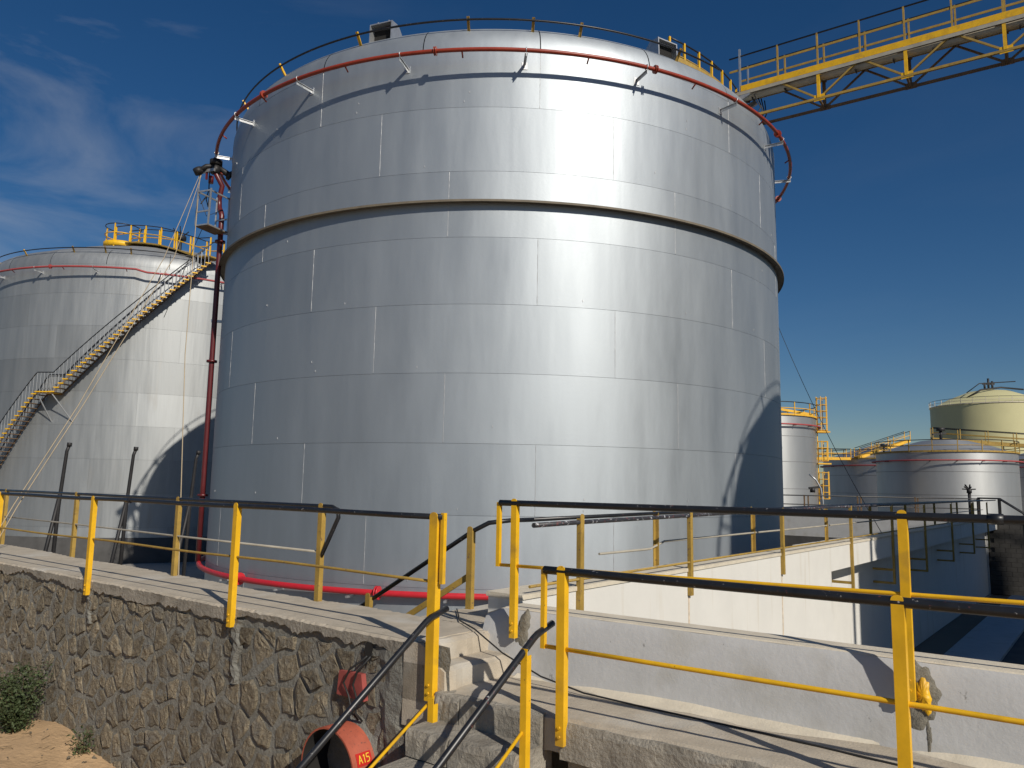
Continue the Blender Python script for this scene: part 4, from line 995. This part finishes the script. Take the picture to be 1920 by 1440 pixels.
rope([hk - ea * .36, Vector((-10.09, 21.78, 6.32)), Vector((-9.75, 17.46, 1.63)), Vector((-9.05, 14.39, -.50)), Vector((-8.75, 13.0, -1.6))], .010, ROPE, 'tan guy rope slanting down from the hoist beam, upper of the pair')
rope([hk - ea * .30, Vector((-9.84, 21.89, 6.40)), Vector((-9.66, 17.49, 1.64)), Vector((-9.0, 14.42, -.53)), Vector((-8.7, 13.0, -1.7))], .010, ROPE, 'tan guy rope slanting down from the hoist beam, lower of the pair')
rope([hk - ea * .40, Vector((-8.6, 20.2, 3.3)), Vector((-6.88, 16.63, -1.96)), Vector((-6.6, 16.1, -2.9))], .012, ROPE, 'tan rope running nearly straight down in front of the weathered tank')
rope([cp_(0, .3, -.03), cp_(-.5, .3, -.75), cp_(-1.6, .3, -2.4)], .010, RUBBER, 'thin dark line slanting away under the work cradle')
_a, _b = Vector((9.2, 31.0, 11.2)), FW(15.2, -.3, -.98)
rope([_a.lerp(_b, i / 14) - Vector((0, 0, 1.6 * 4 * (i / 14) * (1 - i / 14) * .5)) for i in range(15)], .009, RUBBER, 'thin dark cable slanting from the shiny tank down to the white wall', 'cable', 'long cables')

# ------------------------------------------------------------------ distant tanks
def far_tank(c, r, zt, name, label, shell, seams, roof_h, group, pipe=True, rail_m=YEL_FAR, rail=True, roof_m=None):
    t = thing(name, (c[0], c[1], FLOOR), label, 'storage tank', group)
    MB().lathe([(r, FLOOR), (r, zt)], c, seg=80).build('shell', shell, t)
    for z in seams: MB().lathe([(r - .01, z - .02), (r + .012, z - .02), (r + .012, z + .02), (r - .01, z + .02)], c, seg=80, smooth=False).build('plate_seam', SEAM, t)
    MB().lathe([(r + .02, zt - .06), (r + .02, zt + .03), (r * .97, zt + .04), (r * .7, zt + roof_h * .45), (r * .35, zt + roof_h * .85), (.02, zt + roof_h)], c, seg=64).build('roof', roof_m or shell, t)
    if pipe:
        MB().tube([on_tank(c, r + .35, -170 + 5 * i, zt - .75) for i in range(69)], .07, 6).build('ring_pipe', REDFAR, t)
        b = MB()
        for a in range(-80, 81, 20): b.bar(on_tank(c, r, a, zt - .82), on_tank(c, r + .4, a, zt - .82), .06, .06)
        b.build('bracket', DARK, t)
    if rail:
        MB().tube([on_tank(c, r + .1, 5 * i, zt + 1.1) for i in range(72)], .04, 5, closed=True).build('rim_rail', BLK, t)
        MB().tube([on_tank(c, r + .1, 5 * i, zt + .6) for i in range(72)], .04, 5, closed=True).build('rim_mid_rail', rail_m, t)
        b = MB(); b.lathe([(r + .05, zt + .0), (r + .12, zt + .0), (r + .12, zt + .15), (r + .10, zt + .15)], c, seg=80, smooth=False); b.build('kick_plate', rail_m, t)
        n_ = max(14, int(2 * pi * r / 1.9))
        for k in range(n_):
            a = 360 * k / n_; p = on_tank(c, r + .1, a, 0); q = MB(); q.bar(on_tank(c, r + .1, a, zt), on_tank(c, r + .1, a, zt + 1.1), .07, .07, (sin(R(a)), -cos(R(a)), 0)); q.build('rail_post', rail_m, t)
    return t
GS = 'small tanks beyond the far bund wall'
def dirpt(px, d):   # a place on the plain at bearing of photo column px, d metres out
    a = math.atan2(px - 960, 1460 / cos(PITCH) * .985); return (d * sin(a), d * cos(a))
L1 = dirpt(1766, 86); R1_ = 6.0
t1 = far_tank(L1, R1_, 3.75, 'low_tank', 'low silver tank with a bright band, below the cream tank', SILVER_FAR, (-2.2, -.1, 2.0), 1.5, GS, rail_m=YEL_OLD)
L2 = dirpt(1672, 108); t2 = far_tank(L2, 8.2, 3.9, 'low_tank', 'dull low silver tank half hidden behind another low tank', SILVER_FAR, (-2.2, -.1, 2.0), 2.2, GS, rail_m=YEL_OLD)
L3 = dirpt(1985, 112); t3 = far_tank(L3, 7.5, 3.9, 'low_tank', 'pale low tank showing only a sliver beside two red pipes', SILVER_FAR, (-2.2, -.1, 2.0), 1.6, GS, rail_m=YEL_OLD)
for k in range(2):
    b = MB(); p = on_tank(L3, 7.75, -38 + k * 7, 0); b.tube([(p.x, p.y, 3.0), (p.x + .2, p.y, 2.2), (p.x, p.y, 1.4), (p.x, p.y, FLOOR)], .09, 6); b.build('riser_pipe', REDFAR, t3)
LN = dirpt(1412, 72); tn = far_tank(LN, 5.15, 6.2, 'tall_tank', 'narrow tall silver tank with a caged yellow ladder', SILVER_FAR, (-2.0, .2, 2.4, 4.5), .5, GS)
# caged ladder
def lad(a, r): return on_tank(LN, r - .36, a, 0)
aL = 68
b = MB()
for d in (-2.2, 2.2): p = lad(aL + d, 5.6); b.bar((p.x, p.y, FLOOR), (p.x, p.y, 7.9), .07, .07)
b.build('ladder_rail', YEL_FAR, tn)
b = MB(); z = FLOOR
while z < 7.6:
    p, q = lad(aL - 2.2, 5.6), lad(aL + 2.2, 5.6); b.bar((p.x, p.y, z), (q.x, q.y, z), .04, .04); z += .32
b.build('ladder_rung', YEL_FAR, tn)
for z0, z1 in ((5.2, 8.1), (2.6, 4.3), (-.6, 1.7)):
    b = MB()
    cpt = lad(aL, 6.0)
    for z in np.arange(z0, z1, .55): b.tube([(cpt.x + .45 * cos(q), cpt.y + .45 * sin(q), z) for q in [k * pi / 5 for k in range(10)]], .03, 4, closed=True)
    for k in range(6): q = k * pi / 3; b.bar((cpt.x + .45 * cos(q), cpt.y + .45 * sin(q), z0), (cpt.x + .45 * cos(q), cpt.y + .45 * sin(q), z1), .05, .05)
    b.build('ladder_cage', YEL_FAR, tn)
for z in (5.0, 2.3):
    b = MB(); b.box(lad(aL, 5.9) + Vector((-.5, -.5, z)), (1.1, 0, 0), (0, 1.0, 0), (0, 0, .12)); b.build('ladder_landing', YEL_FAR, tn)
b = MB(); b.bar(on_tank(LN, 5.0, -20, 7.1), on_tank(LN, 5.0, 60, 6.5), .1, .2); b.build('stair_beam', YEL_FAR, tn)
BE = dirpt(1856, 165); tb = far_tank(BE, 9.6, 15.6, 'cream_tank', 'big cream tank with a domed roof, tallest beyond the far wall', CREAM, (), 3.4, None, pipe=False, rail_m=TANCAP)
b = MB()
for k, (x, z) in enumerate(((-.7, 1.6), (.0, 2.4), (.7, 1.9))): b.cyl((BE[0] + x, BE[1], 18.7), (BE[0] + x, BE[1], 18.6 + z), .18, 6); b.bar((BE[0] + x - .4, BE[1], 20.0), (BE[0] + x + .4, BE[1], 20.0), .2, .3)
b.build('roof_valve', DARK, tb)
b = MB(); b.tube([(BE[0] - 5.8, BE[1] - 3, 17.9), (BE[0] - 3.5, BE[1] - 3, 19.6), (BE[0] + 3, BE[1] - 3, 20.1)], .09, 5); b.tube([(BE[0] - 6, BE[1] - 3.5, 17.0), (BE[0] - 3.6, BE[1] - 3.5, 18.4), (BE[0], BE[1] - 3.5, 18.9), (BE[0] + 4, BE[1] - 3.5, 18.6)], .16, 5); b.build('roof_rail', DARK, tb)
b = MB(); b.bar((BE[0] + 5.2, BE[1] - 5, 16.6), (BE[0] + 7.0, BE[1] - 5, 17.6), .5, .5); b.cyl((BE[0] + 6.8, BE[1] - 5, 16.9), (BE[0] + 6.8, BE[1] - 5, 18.3), .5, 8); b.build('roof_hatch', STEEL, tb)
# roof stairs and gangways on the low tanks
def gang(p, q, name, label, w=.9, grp='gangways between the small tanks', m=YEL_FAR):
    p, q = Vector(p), Vector(q); t = thing(name, tuple(p), label, 'gangway', grp); d = (q - p); L = d.length; d.normalize(); s = Vector((-d.y, d.x, 0)).normalized() * w / 2
    b = MB(); b.bar(p, q, w, .32); b.build('deck', m, t)
    for k in (-1, 1):
        b = MB(); b.tube([p + s * k + Vector((0, 0, 1.15)), q + s * k + Vector((0, 0, 1.15))], .04, 5); b.build('top_rail', BLK, t)
        b = MB(); b.tube([p + s * k + Vector((0, 0, .65)), q + s * k + Vector((0, 0, .65))], .035, 5); b.build('mid_rail', m, t)
        n_ = max(2, int(L / 2.2))
        for i in range(n_ + 1):
            c_ = p.lerp(q, i / n_) + s * k; b = MB(); b.bar(c_, c_ + Vector((0, 0, 1.15)), .07, .07, tuple(d)); b.build('rail_post', m, t)
    return t
e1 = on_tank(L2, 8.3, -62, 3.95); e0 = Vector(dirpt(1440, 96)); gang((e0.x, e0.y, 3.75), e1, 'gangway', 'bright yellow gangway from behind the tall tank to the dull low tank')
gang(on_tank(L2, 8.1, -55, 4.05), (L2[0] + .5, L2[1] - 2.5, 6.3), 'gangway', 'gangway climbing the roof of the dull low tank', m=YEL_FAR)
gang((L1[0] - .3, L1[1] + 1.5, 5.3), (L1[0] + 13.5, L1[1] - 2.5, 4.2), 'gangway', 'gangway sloping down past the low tank with a bright band', m=YEL_OLD)
for p, lab in ((on_tank(L1, .6, -50, 5.2), 'pale roof valve on the crest of the low tank with a bright band'), (on_tank(L2, 6.6, -35, 4.6), 'dark roof valve on the dull low tank')):
    b = MB(); b.cyl(p, p + Vector((0, 0, .9)), .14, 8); b.cyl(p + Vector((0, 0, .8)), p + Vector((0, 0, 1.1)), .4, 8); b.bar(p + Vector((-.8, 0, .45)), p + Vector((.5, 0, .6)), .16, .16); tag(b.build('roof_valve', DARK), lab, 'valve', 'roof valves')

# fire monitor, lamp pole, shed
fm = thing('fire_monitor', tuple(FR(-1.0, 36.8, -1)), 'dark spiky water cannon standing above the far bund wall', 'water cannon')
p = FR(-1.0, 36.8, 0); b = MB(); b.cyl((p.x, p.y, -1), (p.x, p.y, .05), .07, 8); b.build('stand', DARK, fm)
b = MB(); b.cyl((p.x, p.y, .05), (p.x, p.y, .25), .11, 8)
for k in range(7): a = k * .9; b.bar((p.x, p.y, .22), (p.x + .3 * cos(a), p.y + .2 * sin(a), .24 + .1 * (k % 3)), .05, .05)
b.build('nozzle', DARK, fm)
q = Vector(dirpt(1537, 47)); lp_ = thing('lamp_pole', (q.x, q.y, FLOOR), 'curved grey pole with a dark lamp before the tall tank', 'lamp pole')
b = MB(); b.tube([(q.x, q.y, FLOOR), (q.x, q.y, -.5), (q.x - .1, q.y, .2), (q.x - .35, q.y, .65), (q.x - .7, q.y, .95)], .05, 6); b.build('pole', STEEL, lp_)
b = MB(); b.bar((q.x - .2, q.y, .25), (q.x - .75, q.y, .18), .16, .12); b.cyl((q.x - .55, q.y, -.05), (q.x - .55, q.y, .2), .15, 8); b.build('lamp', DARK, lp_)
hx = Vector(dirpt(1549, 190)); hz = thing('house', (hx.x, hx.y, FLOOR), 'tiny white house seen past the caged ladder', 'house')
b = MB(); b.box((hx.x - 1.2, hx.y - 1, FLOOR), (4.5, 0, 0), (0, 5, 0), (0, 0, 5.2)); b.build('wall', HOUSE, hz)
b = MB(); b.prism([(hx.x - 1.4, hx.y - 1.2, FLOOR + 5.2), (hx.x + 3.5, hx.y - 1.2, FLOOR + 5.2), (hx.x + 1.05, hx.y - 1.2, FLOOR + 6.6)], (0, 5.4, 0)); b.build('roof', BROWN, hz)
b = MB(); b.box((hx.x - .5, hx.y - 1.05, FLOOR + 2.6), (.9, 0, 0), (0, .04, 0), (0, 0, 1.2)); b.build('window', WINDOWM, hz)
